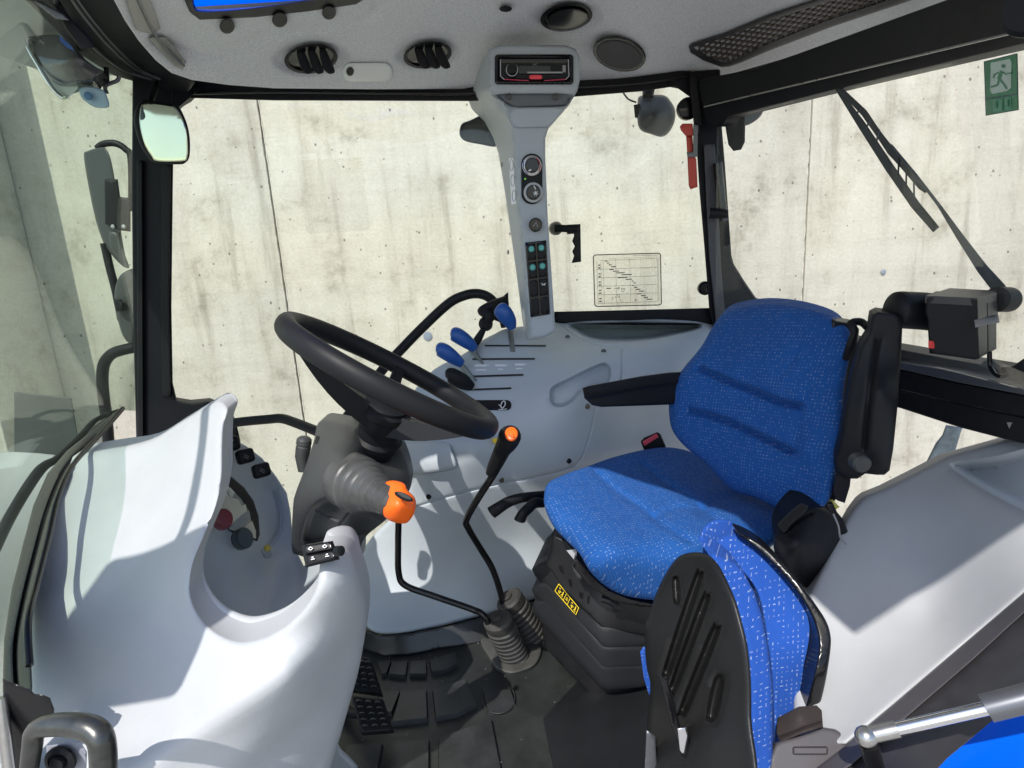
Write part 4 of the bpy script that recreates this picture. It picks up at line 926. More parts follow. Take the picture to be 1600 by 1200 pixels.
# pedals
def pedal(pl, Y, label):
    t = thing('pedal', label, 'pedal', P(*[sum(p[i] for p in pl)/len(pl) for i in (0, 1)], Y+.03), 'floor pedals')
    f_ = TPS([(pl[0][0], pl[0][1], Y+.05), (pl[1][0], pl[1][1], Y+.05), (pl[2][0], pl[2][1], Y), (pl[3][0], pl[3][1], Y)])
    relief('pedal_pad', pl, f_, BPL, t, thick=.014, back=(0, .5, -.8), rnd=4, step=6)
    q = quadmap(pl[:4]); L = [np.array(p) for p in pl]
    for a in range(3):
        for b in range(5):
            u, v = q(.2+.3*a, .12+.17*b); c_ = P(u, v, float(f_(u, v)[0])-.001)
            pts = [c_+Vector((.0045*math.cos(k*math.pi/4), -.002*math.sin(k*math.pi/4)*1.5, .0045*math.sin(k*math.pi/4))) for k in range(9)]
            tube('pad_stud', pts, .0013, GHS, t, n=5, smooth=False)
    tube('pedal_arm', [P(pl[3][0]+5, (pl[0][1]+pl[3][1])/2, Y+.05), P(pl[3][0]-50, (pl[0][1]+pl[3][1])/2-10, Y+.14)], .010, BLK, t, smooth=False)
pedal([(552, 1026), (579, 1028), (597, 1086), (545, 1078)], 1.02, 'black studded pedal farther from the door, partly behind the dashboard')
pedal([(549, 1087), (598, 1092), (614, 1142), (564, 1146)], .93, 'black studded pedal nearest the door on the floor mat')

# ================= DASHBOARD =================
db = thing('dashboard', 'pale grey moulded dashboard binnacle with curved hood and instrument bowl', 'dashboard', P(300, 1190, .7))
dcx = [(345, 628, 1.02), (300, 660, 1.05), (235, 690, 1.10), (120, 715, 1.12), (80, 790, 1.0), (60, 880, .90), (50, 1000, .80), (55, 1100, .72), (150, 1190, .62), (300, 1190, .62), (500, 1190, .74),
       (350, 700, .94), (340, 780, .86), (300, 890, .77), (320, 960, .72), (380, 1003, .68), (440, 990, .67), (500, 960, .67), (540, 920, .68), (555, 870, .72), (572, 950, .76), (568, 1020, .78), (545, 1100, .77), (200, 800, .98), (200, 950, .82), (180, 1080, .70), (350, 1080, .64), (450, 1050, .65), (250, 850, .88)]
dof = TPS(dcx)
bowl = [(345, 705), (346, 745), (338, 790), (318, 840), (302, 880), (297, 920), (308, 955), (335, 985), (375, 1001), (415, 994), (450, 978), (490, 960), (525, 930), (545, 905), (556, 880), (556, 862), (540, 852), (500, 848), (470, 860), (440, 840), (420, 800), (400, 740), (375, 700)]
dash_out = [(333, 630), (345, 627), (353, 632), (357, 642), (350, 665), (348, 700), (347, 745), (338, 790), (318, 840), (302, 880), (297, 920), (308, 955), (335, 985), (375, 1001), (415, 994), (450, 975), (480, 945), (495, 915), (500, 880), (500, 862), (520, 852), (540, 853), (551, 866), (556, 885), (566, 915), (572, 945), (571, 985), (562, 1040), (549, 1090), (532, 1150), (518, 1200), (515, 1260), (0, 1260), (10, 1200), (40, 1165), (44, 1060), (46, 990), (52, 900), (74, 800), (108, 728), (120, 710), (170, 700), (232, 690), (280, 662)]
relief('dash_body', dash_out, dof, PL, db, thick=.05, back=(-.1, 1, .05), rnd=13, step=8, sm=True, sharp=75,
       grooves=[([(335, 690), (290, 760), (220, 830), (110, 930)], 30, -.010), ([(560, 960), (440, 1060), (300, 1150), (200, 1210)], 26, -.010), ([(560, 1060), (460, 1150), (380, 1230)], 24, .008)])
# bowl surface behind the hood
bcx = [(300, 800, .98), (345, 700, 1.02), (400, 715, 1.13), (430, 760, 1.17), (455, 850, 1.13), (400, 830, 1.07), (350, 850, .99), (310, 900, .93), (350, 960, .90), (420, 950, .95), (480, 900, 1.0), (500, 880, .96), (560, 860, .90), (560, 1000, .84), (380, 1010, .86), (290, 1000, .88), (470, 985, .86)]
relief('instrument_bowl', [(345, 680), (362, 684), (385, 697), (410, 716), (432, 745), (448, 770), (454, 800), (458, 850), (475, 885), (505, 862), (548, 855), (565, 900), (560, 1010), (480, 1050), (380, 1050), (290, 1020), (270, 900), (290, 800), (320, 740)],
       bcx, PLC, db, thick=.03, rnd=5, step=7, sharp=70,
       grooves=[([(430, 768), (438, 800), (436, 830), (424, 850)], 4, .008), ([(460, 860), (468, 890), (470, 915)], 10, .01)])
bf = TPS(bcx)
rim_ = relief('gauge_surround', [(345, 735), (362, 745), (382, 762), (396, 782), (404, 806), (406, 835), (402, 846), (394, 842), (360, 830), (330, 800), (335, 760)], lambda u, v: bf(u, v)-.004, BPL, db, thick=.01, rnd=3, step=6)
relief('gauge_glass', [(345, 752), (360, 762), (377, 780), (390, 800), (394, 822), (398, 838), (360, 828), (335, 800)], lambda u, v: bf(u, v)-.0055, mat('gauge_glass', (.35, .36, .33), .06, metal=.6), rim_, thick=.001, step=10)
relief('gauge_face', [(345, 768), (352, 766), (358, 776), (372, 780), (378, 790), (384, 788), (386, 798), (362, 818), (345, 812), (335, 800)], lambda u, v: bf(u, v)-.0075, mat('gauge_pale', (.55, .55, .46), .4), rim_, thick=.001, step=8)
relief('gauge_face', [(378, 826), (394, 814), (400, 830), (400, 842), (384, 836)], lambda u, v: bf(u, v)-.0075, mat('gauge_pale2', (.5, .5, .42), .4), rim_, thick=.001, step=8)
def knob(u, v, Y, r, h, m, nm='dash_knob', ax=(.25, -.8, .45), ky=1):
    k = lathe(nm, P(u, v, Y), ax, [(r, -.012), (r, h*.7), (r*.86, h), (r*.3, h*1.02)], m, db, n=24, ky=ky); return k
for (u, v) in ((360, 694), (383, 713), (408, 735)):
    k = box('rocker_button', P(u, v, 1.06), .024, .026, .030, BPL, db, ax=frame((.55, -.7, .35)), bev=.006, seg=3)
    ribbons('button_mark', [([(u-1, v-3), (u+6, v+1)], 1.2), ([(u-2, v), (u+5, v+4)], 1.2)], mat('button_grey', (.12, .12, .12), .5), k, Y=1.038)
knob(347, 812, .97, .0175, .022, DRED, ky=.75, ax=(.6, -.6, .4)); knob(378, 842, 1.0, .0195, .022, DGRN, ky=.75, ax=(.6, -.6, .4))
k = knob(417, 862, 1.05, .009, .013, GRAYL, 'power_socket', ax=(.2, -.6, .7)); lathe('socket_cap', P(418, 857, 1.035), (.2, -.6, .7), [(.0065, 0), (.006, .004), (.004, .005)], mat('socket_yellow', (.45, .36, .05), .4), k, n=18)
# switch block on the lip
sbk = thing('indicator_switch_block', 'black twin rocker switch block with white symbols on the dashboard lip', 'switch block', P(500, 884, .72))
qs = [(471, 855), (521, 847), (530, 874), (478, 886)]
relief('switch_base', [(470, 853), (520, 845), (531, 874), (478, 887)], [(470, 853, .675), (520, 845, .675), (531, 874, .66), (478, 887, .66)], BPL, sbk, thick=.03, rnd=3, step=6)
for t0, t1 in ((-.02, .44), (.48, .95)):
    q = quadmap([(472, 853), (519, 846), (527, 873), (479, 884)])
    r_ = relief('rocker', [q(.02, t0), q(.97, t0), q(.97, t1), q(.02, t1)], [(470, 853, .667), (520, 845, .667), (531, 874, .651), (478, 887, .651)], BGL, sbk, thick=.015, rnd=3, step=5)
    for s_ in (.25, .72):
        cx, cy = q(s_, (t0+t1)/2-.02)
        ribbons('rocker_symbol', [([(cx-3.5, cy+.6), (cx, cy-2.5), (cx+3.5, cy), (cx, cy+2.5), (cx-3.5, cy+.6)], 1.2)] if t0 < .3 else [([(cx-3, cy+2), (cx+3, cy+1)], 1.3), ([(cx-2, cy-1), (cx+1, cy-2)], 1.5)], WHT, r_, Y=[(470, 853, .6655), (520, 845, .6655), (531, 874, .6495), (478, 887, .6495)])
lathe('side_button', P(526, 861, .655), (1, -.6, .3), [(.006, 0), (.006, .008), (.004, .009)], BPL, sbk, n=14)
# pale panel standing in for the dashboard's reflection in the windscreen
ws = relief('dash_reflection_panel', [(-60, 706), (20, 706), (60, 708), (95, 712), (70, 780), (40, 860), (20, 960), (10, 1200), (-60, 1260)], [(-60, 706, 1.30), (95, 712, 1.38), (40, 860, 1.2), (10, 1200, 1.0), (-60, 1260, .96), (-60, 950, 1.05)], PL, None, thick=.04, rnd=3, step=14)
tag(ws, 'pale grey panel standing in for the dashboard reflection in the lower windscreen at the far left edge', 'reflection stand-in')

# door seal and left pillar base
fp = thing('door_pillar', 'black near front door pillar foot with rubber seal at the lower left', 'door pillar', P(30, 1190, .62))
relief('rubber_seal', [(190, 636), (196, 638), (170, 668), (140, 698), (112, 734), (95, 775), (82, 830), (70, 880), (56, 930), (46, 990), (50, 1080), (4, 1082), (6, 1000), (18, 920), (36, 850), (52, 790), (74, 740), (105, 704), (140, 676)],
       [(190, 636, 1.36), (112, 734, 1.08), (74, 740, 1.12), (82, 830, .92), (36, 850, .94), (46, 990, .74), (6, 1000, .76), (30, 1080, .66)], CARB, fp, thick=.03, rnd=5, step=6, grooves=[([(150, 684), (105, 728), (76, 790), (56, 860), (36, 940), (24, 1010), (26, 1080)], 3, .012)], sharp=55)
tube('seal_bead', [P(192, 638, 1.34), P(150, 686, 1.18), P(113, 728, 1.05), P(90, 778, .96), P(76, 838, .885), P(58, 910, .80), P(44, 970, .73), P(46, 1040, .68)], .0045, BGL, fp, n=10)
relief('pillar_foot', [(4, 1060), (48, 1078), (54, 1084), (66, 1085), (78, 1090), (85, 1108), (83, 1125), (60, 1130), (46, 1150), (42, 1240), (8, 1240)], .60, BGL, fp, thick=.04, rnd=3, step=8)
tube('edge_strip', [P(2, 1090, .60), P(14, 1200, .58), P(18, 1240, .57)], .006, STL, fp, n=8)
# door latch handle at bottom left
HM = mat('handle_metal', (.08, .082, .078), .3, metal=.7, bump=.1, bscale=80, var=.3, vscale=40)
dh = tube('door_handle', [P(42, 1230, .52), P(50, 1170, .52), P(56, 1142, .52), P(80, 1133, .515), P(120, 1133, .51), P(148, 1142, .505), P(160, 1165, .50), P(162, 1230, .50)], [.008, .009, .0095, .0105, .0115, .012, .012, .012], HM, fp, n=16)
relief('latch_plate', [(72, 1165), (125, 1158), (136, 1175), (134, 1240), (78, 1240)], .545, mat('plate_grey', (.25, .26, .30), .5), dh, thick=.015, rnd=3, step=8)
lathe('latch_bolt', P(96, 1187, .54), (0, -1, .1), [(.016, 0), (.016, .003), (.011, .005), (.011, .003), (.008, .003), (.007, .008), (.004, .009)], BPL, dh, n=24)

# front wiper (outside the windscreen)
fw = thing('windscreen_wiper', 'black wiper blade lying along the lower edge of the windscreen', 'wiper', P(120, 730, 1.3))
tube('wiper_blade', [P(192, 640, 1.48), P(160, 668, 1.42), P(128, 698, 1.34), P(100, 722, 1.27)], [.004, .009, .010, .008], BGL, fw, n=8)
tube('wiper_arm', [P(186, 640, 1.48), P(150, 656, 1.42), P(128, 680, 1.35), P(90, 716, 1.24), P(62, 735, 1.17), P(20, 800, 1.08), P(-10, 860, 1.0)], [.003, .006, .008, .008, .010, .010, .010], BPL, fw, n=8)
tube('wiper_link', [P(165, 656, 1.43), P(140, 676, 1.37), P(118, 702, 1.3)], .005, GHS, fw, n=8)

# ================= DRIVER SEAT =================
ds = thing('driver_seat', 'blue patterned driver seat with two black armrests facing the open door', 'driver seat', (.2, 1.05, .2))
U1 = (.55, -.83, 0); V1 = (0, .1, 1)
bk = [(1045, 640, 1.17), (1060, 580, 1.17), (1125, 500, 1.20), (1190, 480, 1.14), (1250, 486, 1.06), (1325, 518, .97), (1318, 600, .93), (1312, 680, .90), (1295, 770, .88), (1240, 795, .92), (1150, 770, 1.03), (1090, 720, 1.10), (1190, 560, 1.06), (1180, 640, 1.04), (1190, 700, 1.00), (1260, 600, .97), (1245, 690, .955), (1255, 520, 1.02)]
relief('backrest', [(1150, 481), (1190, 475), (1225, 476), (1262, 482), (1298, 493), (1318, 505), (1328, 520), (1330, 545), (1324, 575), (1318, 610), (1316, 650), (1313, 695), (1306, 740), (1298, 775), (1280, 798), (1250, 806), (1215, 795), (1180, 778), (1147, 768), (1125, 748), (1100, 722), (1075, 702), (1058, 684), (1048, 665), (1045, 635), (1048, 610), (1057, 590), (1078, 565), (1098, 538), (1115, 508), (1130, 490)],
       bk, FAB, ds, thick=.10, back=(.42, .9, .0), rnd=17, step=5, sm=True, uv=(U1, V1), sharp=80,
       grooves=[([(1095, 575), (1130, 592), (1180, 612), (1220, 628), (1250, 634)], 5, .017), ([(1080, 642), (1120, 652), (1170, 672), (1215, 695), (1238, 706)], 5, .017), ([(1240, 706), (1252, 650), (1262, 600)], 6, .003),
                ([(1215, 590), (1240, 560), (1250, 530), (1235, 512)], 5, .003)], bumps=[(1170, 545, 50, .012), (1160, 720, 45, .012), (1262, 700, 22, .012)])
relief('back_shell', [(1300, 500), (1330, 505), (1342, 520), (1338, 560), (1326, 620), (1322, 700), (1315, 770), (1290, 800), (1270, 780), (1300, 640)], .99, SHB, ds, thick=.04, back=(.5, .85, .0), rnd=4, step=8)
zs = .59
cu = [(1010, 702, 1.27), (900, 735, 1.15), (1080, 715, 1.25), (1140, 750, 1.16), (860, 770, 1.06), (850, 790, 1.03), (950, 780, 1.06), (1000, 760, 1.12), (1080, 790, 1.04), (1000, 820, .98), (900, 830, .96), (1200, 800, 1.0), (1235, 800, .98), (1150, 832, .93), (1080, 846, .90), (960, 860, .89), (920, 890, .90), (1215, 834, .92), (1000, 925, .905), (1100, 900, .895), (1180, 870, .90), (880, 850, .97), (940, 920, .92), (1060, 935, .905)]
relief('seat_cushion', [(1010, 702), (1045, 699), (1080, 706), (1110, 722), (1140, 745), (1160, 765), (1200, 782), (1235, 793), (1245, 805), (1235, 825), (1205, 850), (1170, 880), (1120, 915), (1060, 938), (1015, 937), (975, 930), (945, 915), (922, 893), (905, 865), (885, 845), (865, 823), (852, 795), (850, 775), (856, 755), (880, 742), (920, 728), (960, 714)],
       cu, FAB, ds, thick=.12, back=(.3, .75, -.5), rnd=14, step=5, sm=True, uv=((.95, .3, 0), (-.25, .75, .6)), sharp=80,
       grooves=[([(928, 735), (960, 765), (1005, 795), (1022, 810), (1060, 835), (1080, 845)], 6, .010), ([(1005, 728), (1040, 755), (1080, 780), (1110, 805), (1145, 830)], 6, .010), ([(1022, 808), (1050, 795), (1090, 795)], 6, .008), ([(1150, 772), (1118, 782), (1095, 800)], 7, .012)],
       bumps=[(1000, 848, 30, .006), (1170, 800, 35, .008), (1060, 745, 40, .008), (900, 780, 40, .006)])
relief('cushion_pan', [(900, 870), (925, 900), (950, 922), (985, 936), (1020, 943), (1060, 943), (1060, 950), (1000, 948), (960, 940), (920, 915), (895, 885)], .93, BGL, ds, thick=.10, back=(.2, 1, 0), rnd=2, step=7)
# left armrest (horizontal)
relief('armrest', [(910, 606), (920, 603), (1000, 588), (1045, 582), (1066, 581), (1068, 600), (1055, 632), (1000, 634), (940, 636), (925, 633), (913, 622)], [(910, 610, 1.10), (1066, 582, 1.18), (1050, 632, 1.16), (930, 634, 1.10)], BPL, ds, thick=.06, rnd=5, step=6, grooves=[([(914, 613), (927, 618), (1000, 604), (1060, 596)], 3, -.006)])
# right armrest (raised upright)
relief('armrest', [(1362, 492), (1372, 487), (1398, 490), (1408, 497), (1410, 510), (1408, 560), (1402, 640), (1396, 700), (1390, 735), (1382, 742), (1370, 742), (1352, 740), (1340, 748), (1322, 748), (1306, 738), (1303, 720), (1312, 690), (1320, 640), (1332, 580), (1345, 540), (1358, 520)],
       [(1380, 490, .86), (1390, 740, .80), (1310, 740, .85), (1345, 540, .87), (1408, 600, .85), (1375, 610, .82), (1350, 610, .845)], BPL, ds, thick=.05, back=(.5, 1, 0), rnd=7, step=6, sharp=60, grooves=[([(1372, 530), (1360, 600), (1350, 700)], 5, .006)])
lathe('armrest_pivot', P(1344, 723, .80), (-.1, -1, 0), [(.0125, -.01), (.0125, .006), (.010, .009), (.004, .009)], GHS, ds, n=24)
relief('hinge_bracket', [(1308, 735), (1330, 740), (1328, 760), (1320, 786), (1308, 782), (1300, 770)], .865, BLK, ds, thick=.03, rnd=3, step=6)
tube('release_hook', [P(1322, 560, .95), P(1328, 540, .94), P(1335, 518, .94), P(1330, 505, .95), P(1345, 503, .95), P(1356, 512, .93)], .006, BPL, ds, n=8)
# suspension base
MB = mat('mechanism_black', (.006, .006, .007), .45, var=.2, vscale=20)
relief('suspension_frame', [(862, 835), (885, 845), (905, 870), (925, 900), (950, 925), (990, 940), (1040, 945), (1100, 940), (1120, 1000), (1000, 992), (940, 980), (880, 920), (853, 880)], [(862, 835, 1.10), (853, 880, 1.10), (940, 980, .99), (950, 925, 1.0), (1100, 940, 1.05), (1120, 1000, 1.06)], MB, ds, thick=.20, back=(.3, 1, 0), rnd=3, step=8)
RY = [(840, 880, 1.14), (835, 960, 1.14), (940, 980, .99), (940, 1070, .99), (1100, 980, 1.10), (1100, 1080, 1.10)]
rbf = TPS(RY)
BEL = mat('bellows_fabric', (.008, .009, .011), .6, bump=.6, bscale=500, var=.15)
for i, (off, ins) in enumerate(((0, 0), (33, 6), (62, 14))):
    relief('bellows_fold', [(842-ins*.2, 880+off*.95), (856, 876+off*.9), (900, 925+off), (945, 975+off), (1000, 975+off*1.0), (1120, 955+off), (1120, 985+off), (1000, 1012+off), (950, 1016+off), (938, 1012+off), (890, 960+off), (836-ins*.2, 900+off*.95), (831, 890+off*.95)], lambda u, v: rbf(u, v)+.0, BEL, ds, thick=.14, back=(.3, 1, 0), rnd=9, step=6, sharp=75)
relief('base_plate', [(845, 960), (940, 1060), (1000, 1075), (1120, 1060), (1120, 1110), (1000, 1140), (930, 1095), (850, 1010)], lambda u, v: rbf(u, v)+.04, MB, ds, thick=.2, back=(.3, 1, 0), rnd=4, step=12)
lb = [(873, 911), (905, 950), (900, 962), (866, 923)]
lbY = lambda u, v: rbf(u, v)-.0015
lbl = relief('warning_label', lb, lbY, BGL, ds, thick=.002, step=6)
q = quadmap([(873, 911), (905, 950), (900, 962), (866, 923)])
ribbons('label_border', [([q(.02, .05), q(.98, .05), q(.98, .95), q(.02, .95), q(.02, .05)], 1.1), ([q(.40, .05), q(.40, .95)], .8), ([q(.58, .05), q(.58, .95)], .8)], YEL, lbl, Y=lambda u, v: rbf(u, v)-.0025)
mk_ = []
for s in (.10, .68): mk_ += [([q(s, .3), q(s+.05, .3)], 1.2), ([q(s+.02, .55), q(s+.09, .75)], 1.4), ([q(s+.07, .45), q(s+.12, .55)], 1.0)]
for s in (.28, .87): mk_ += [([q(s, .25), q(s+.02, .5)], 1.6), ([q(s+.01, .5), q(s-.03, .8)], 1.0), ([q(s+.01, .5), q(s+.04, .8)], 1.0)]
mk_ += [([q(.45, .4), q(.53, .4)], 1), ([q(.45, .6), q(.53, .6)], 1)]
ribbons('label_symbols', mk_, YEL, lbl, Y=lambda u, v: rbf(u, v)-.0025)
relief('white_tag', [(885, 860), (900, 858), (915, 874), (900, 878)], .995, GRAYL, ds, thick=.002, step=8)
relief('white_tag', [(928, 908), (938, 908), (957, 925), (948, 927)], .975, GRAYL, ds, thick=.002, step=8)
relief('adjust_knob', [(894, 883), (900, 878), (908, 880), (910, 905), (904, 906), (896, 892)], .98, GHS, ds, thick=.02, rnd=3, step=4)
for pl in ([(872, 883), (877, 884), (880, 897), (875, 893)], [(888, 905), (892, 906), (893, 918), (889, 914)], [(905, 925), (911, 927), (910, 936), (905, 933)], [(918, 930), (921, 932), (919, 944), (917, 941)]):
    relief('frame_slot', pl, lambda u, v: TPS([(862, 835, 1.10), (853, 880, 1.10), (940, 980, .99), (950, 925, 1.0), (1100, 940, 1.05), (1120, 1000, 1.06)])(u, v)-.002, BGL, ds, thick=.004, step=5)
for k in range(2):
    u, v = (935, 975) if k == 0 else (1000, 962)
tube('cable_clip', [P(940, 935, .97), P(955, 940, .965), P(965, 950, .965), P(958, 948, .97)], .007, MB, ds, n=8)
# adjustment levers under cushion
tube('height_lever', [P(860, 772, 1.16), P(845, 774, 1.13), P(815, 778, 1.11), P(795, 784, 1.10), P(780, 793, 1.09), P(768, 801, 1.09)], [.008, .009, .010, .011, .012, .013], BPL, ds, n=14, flat=.7)
tube('tilt_lever_handle', [P(862, 786, 1.14), P(848, 786, 1.11), P(835, 786, 1.09), P(826, 794, 1.08), P(817, 803, 1.07), P(812, 813, 1.07)], [.008, .009, .011, .011, .011, .012], BPL, ds, n=14, flat=.7)
# belt buckle and retractor
bb = thing('belt_buckle', 'black seat belt buckle with red button between seat and console', 'belt buckle', P(1025, 700, 1.32))
relief('buckle_body', [(1001, 690), (1006, 684), (1027, 675), (1032, 678), (1040, 696), (1042, 706), (1008, 708)], 1.31, BPL, bb, thick=.03, rnd=3, step=5)
relief('buckle_button', [(1004, 690), (1026, 677), (1029, 683), (1007, 697)], 1.305, mat('buckle_red', (.55, .06, .09), .4), bb, thick=.006, rnd=1, step=4)
br = thing('belt_retractor', 'black seat belt retractor case beside the near rear corner of the driver seat', 'belt retractor', P(1250, 880, .85))
relief('retractor_case', [(1215, 830), (1240, 800), (1262, 790), (1285, 793), (1302, 805), (1312, 830), (1322, 850), (1318, 890), (1290, 930), (1262, 940), (1238, 905), (1210, 862)], [(1215, 830, .84), (1262, 792, .86), (1318, 850, .90), (1262, 930, .86), (1250, 850, .80)], BPL, br, thick=.09, back=(.4, 1, 0), rnd=10, step=6, sm=True, sharp=60, grooves=[([(1228, 832), (1250, 812), (1268, 802)], 2.5, .006)])
relief('retractor_cap', [(1216, 825), (1218, 815), (1245, 790), (1255, 786), (1262, 795), (1238, 817), (1226, 832)], .80, BPL, br, thick=.03, rnd=3, step=5, sm=True)
relief('belt_guide', [(1288, 790), (1300, 783), (1308, 800), (1318, 812), (1325, 830), (1318, 850), (1305, 822)], .90, BGL, br, thick=.03, rnd=3, step=6)
relief('yellow_foam', [(1288, 790), (1300, 780), (1312, 792), (1300, 800)], .92, YLD, br, thick=.03, rnd=1, step=6)
tube('retractor_cable', [P(1302, 803, .86), P(1310, 822, .85), P(1313, 840, .85), P(1322, 850, .86)], .0015, GRYW, br, n=6)

# ================= PASSENGER SEAT =================
ps = thing('passenger_seat', 'folded passenger seat with ribbed black shell and blue cushions in the foreground', 'passenger seat', P(1130, 1195, .62))
shc = [(1080, 865, .74), (1120, 870, .70), (1010, 980, .74), (1015, 1100, .72), (1020, 1195, .66), (1160, 1000, .62), (1170, 1100, .59), (1165, 1200, .56), (1090, 1000, .67), (1090, 1150, .62)]
shf = TPS(shc)
def slotp(x0, y0, x1, y1, w): 
    d = np.array((x1-x0, y1-y0), float); d /= np.hypot(*d); n_ = np.array((-d[1], d[0]))*w; a = np.array((x0, y0)); b = np.array((x1, y1))
    return [tuple(a+n_), tuple(a-d*w), tuple(a-n_), tuple(b-n_), tuple(b+d*w), tuple(b+n_)]
relief('seat_shell', [(1075, 864), (1092, 863), (1108, 868), (1124, 885), (1138, 912), (1150, 940), (1160, 975), (1168, 1010), (1173, 1060), (1174, 1120), (1172, 1260), (1005, 1260), (1008, 1180), (1012, 1120), (1016, 1070), (1010, 1040), (1007, 985), (1014, 960), (1028, 920), (1045, 888), (1060, 870)],
       shf, SHB, ps, thick=.03, back=None, rnd=10, step=5, sm=True, sharp=70,
       dents=[(slotp(1056, 905, 1058, 940, 6), .012, 5), (slotp(1092, 900, 1042, 1050, 8), .016, 7), (slotp(1103, 935, 1052, 1075, 8), .016, 7), (slotp(1118, 985, 1068, 1110, 9), .016, 8), (slotp(1124, 1062, 1112, 1120, 10), .014, 8)])
relief('shell_bracket', [(1030, 1058), (1042, 1060), (1075, 1180), (1066, 1178), (1048, 1130)], .63, BGL, ps, thick=.02, rnd=3, step=6)
relief('latch_spring', [(1058, 1138), (1072, 1136), (1076, 1150), (1070, 1180), (1062, 1175)], .60, CHR, ps, thick=.008, rnd=3, step=4)
relief('hinge_plate', [(1010, 1140), (1024, 1150), (1030, 1260), (1004, 1260)], .655, SUEDE, ps, thick=.02, rnd=3, step=8)
relief('cushion', [(1108, 868), (1116, 864), (1140, 874), (1160, 890), (1178, 925), (1190, 960), (1200, 1010), (1207, 1070), (1208, 1130), (1206, 1260), (1168, 1260), (1172, 1120), (1172, 1060), (1167, 1010), (1158, 975), (1148, 940), (1136, 912), (1122, 885)],
       [(1110, 868, .73), (1160, 890, .72), (1200, 1010, .64), (1208, 1200, .58), (1168, 1100, .60), (1150, 950, .66), (1190, 1100, .605)], FAB2, ps, thick=.05, back=(.0, 1, 0), rnd=8, step=5, uv=((.9, -.4, 0), (0, .2, 1)), sharp=80)
relief('back_cushion', [(1113, 866), (1115, 850), (1125, 840), (1142, 834), (1165, 840), (1188, 858), (1215, 884), (1242, 915), (1262, 945), (1276, 975), (1282, 1005), (1278, 1040), (1268, 1080), (1268, 1110), (1264, 1150), (1216, 1172), (1206, 1060), (1198, 1000), (1185, 930), (1160, 892), (1140, 875)],
       [(1113, 860, .80), (1150, 836, .82), (1242, 915, .76), (1282, 1005, .70), (1262, 1100, .68), (1210, 1130, .66), (1200, 1000, .70), (1160, 892, .76), (1230, 1000, .70), (1190, 890, .77)], FAB2, ps, thick=.05, back=(.0, 1, 0), rnd=6, step=5, sm=True, uv=((.9, -.4, 0), (0, .2, 1)), sharp=80)
relief('back_shell', [(1152, 833), (1175, 841), (1200, 858), (1238, 898), (1267, 935), (1288, 965), (1297, 988), (1298, 1012), (1291, 1060), (1280, 1105), (1268, 1128), (1256, 1118), (1264, 1085), (1275, 1040), (1279, 1005), (1273, 976), (1259, 946), (1239, 917), (1212, 886), (1186, 861)],
       [(1142, 834, .80), (1235, 900, .745), (1297, 985, .685), (1278, 1105, .655), (1262, 1050, .66), (1230, 915, .74)], BGL, ps, thick=.03, back=(.1, 1, 0), rnd=4, step=6, sm=True)
relief('side_bolster', [(1000, 1018), (1006, 1010), (1014, 1012), (1020, 1040), (1026, 1070), (1024, 1085), (1014, 1086), (1006, 1060)], .76, FAB2, ps, thick=.04, rnd=4, step=5, uv=((.9, -.4, 0), (0, .2, 1)))
relief('belt_strap', [(1214, 1122), (1248, 1104), (1276, 1102), (1284, 1110), (1286, 1136), (1250, 1148), (1219, 1160), (1213, 1145)], [(1214, 1122, .625), (1280, 1104, .625), (1250, 1120, .60), (1250, 1140, .597), (1219, 1158, .605), (1286, 1136, .60)], BELT, ps, thick=.015, rnd=2, step=4, grooves=[([(1218, 1152), (1284, 1128)], 2, .003)])
bc = relief('buckle_case', [(1212, 1160), (1250, 1148), (1284, 1136), (1304, 1139), (1320, 1148), (1330, 1166), (1330, 1260), (1198, 1260), (1203, 1182)], [(1213, 1158, .60), (1320, 1146, .60), (1250, 1250, .55)], TRIM, ps, thick=.04, rnd=6, step=5, dents=[(rrect(1238, 1166, 1294, 1180, 4), .004, 3)])

# ================= FENDER =================
fe = thing('wheel_arch_cover', 'light grey moulded inner wheel arch with storage tray at the right', 'wheel arch', P(1450, 1000, .7))
fc = [(1340, 785, .95), (1375, 765, .95), (1480, 712, .93), (1600, 678, .88), (1300, 870, .86), (1265, 930, .80), (1270, 1000, .74), (1310, 1150, .60), (1400, 850, .86), (1500, 760, .86), (1600, 800, .74), (1450, 960, .74), (1600, 920, .64), (1400, 1060, .64), (1720, 640, .84), (1720, 860, .62)]
ff = TPS(fc)
relief('arch_panel', [(1342, 782), (1352, 774), (1380, 763), (1430, 738), (1480, 712), (1560, 690), (1600, 678), (1720, 640), (1720, 835), (1600, 927), (1500, 1012), (1400, 1098), (1322, 1163), (1240, 1163), (1240, 1000), (1262, 935), (1290, 878), (1312, 830), (1330, 798)],
       ff, PL, fe, thick=.05, back=(.4, .9, -.3), rnd=9, step=8, sharp=70,
       dents=[([(1484, 728), (1500, 720), (1560, 712), (1640, 690), (1740, 670), (1740, 860), (1640, 812), (1590, 795), (1520, 756)], .18, 16)])
tr = relief('arch_trim', [(1720, 835), (1600, 927), (1500, 1012), (1400, 1098), (1312, 1172), (1270, 1204), (1280, 1226), (1330, 1196), (1420, 1118), (1510, 1040), (1600, 958), (1720, 862)], lambda u, v: ff(u, v)-.012, TRIM, fe, thick=.03, rnd=4, step=8)
tube('trim_edge', [P(1312, 1210, .56), P(1400, 1134, .60), P(1500, 1048, .615), P(1600, 960, .62), P(1720, 864, .585)], .0022, STL, fe, n=8, smooth=False)
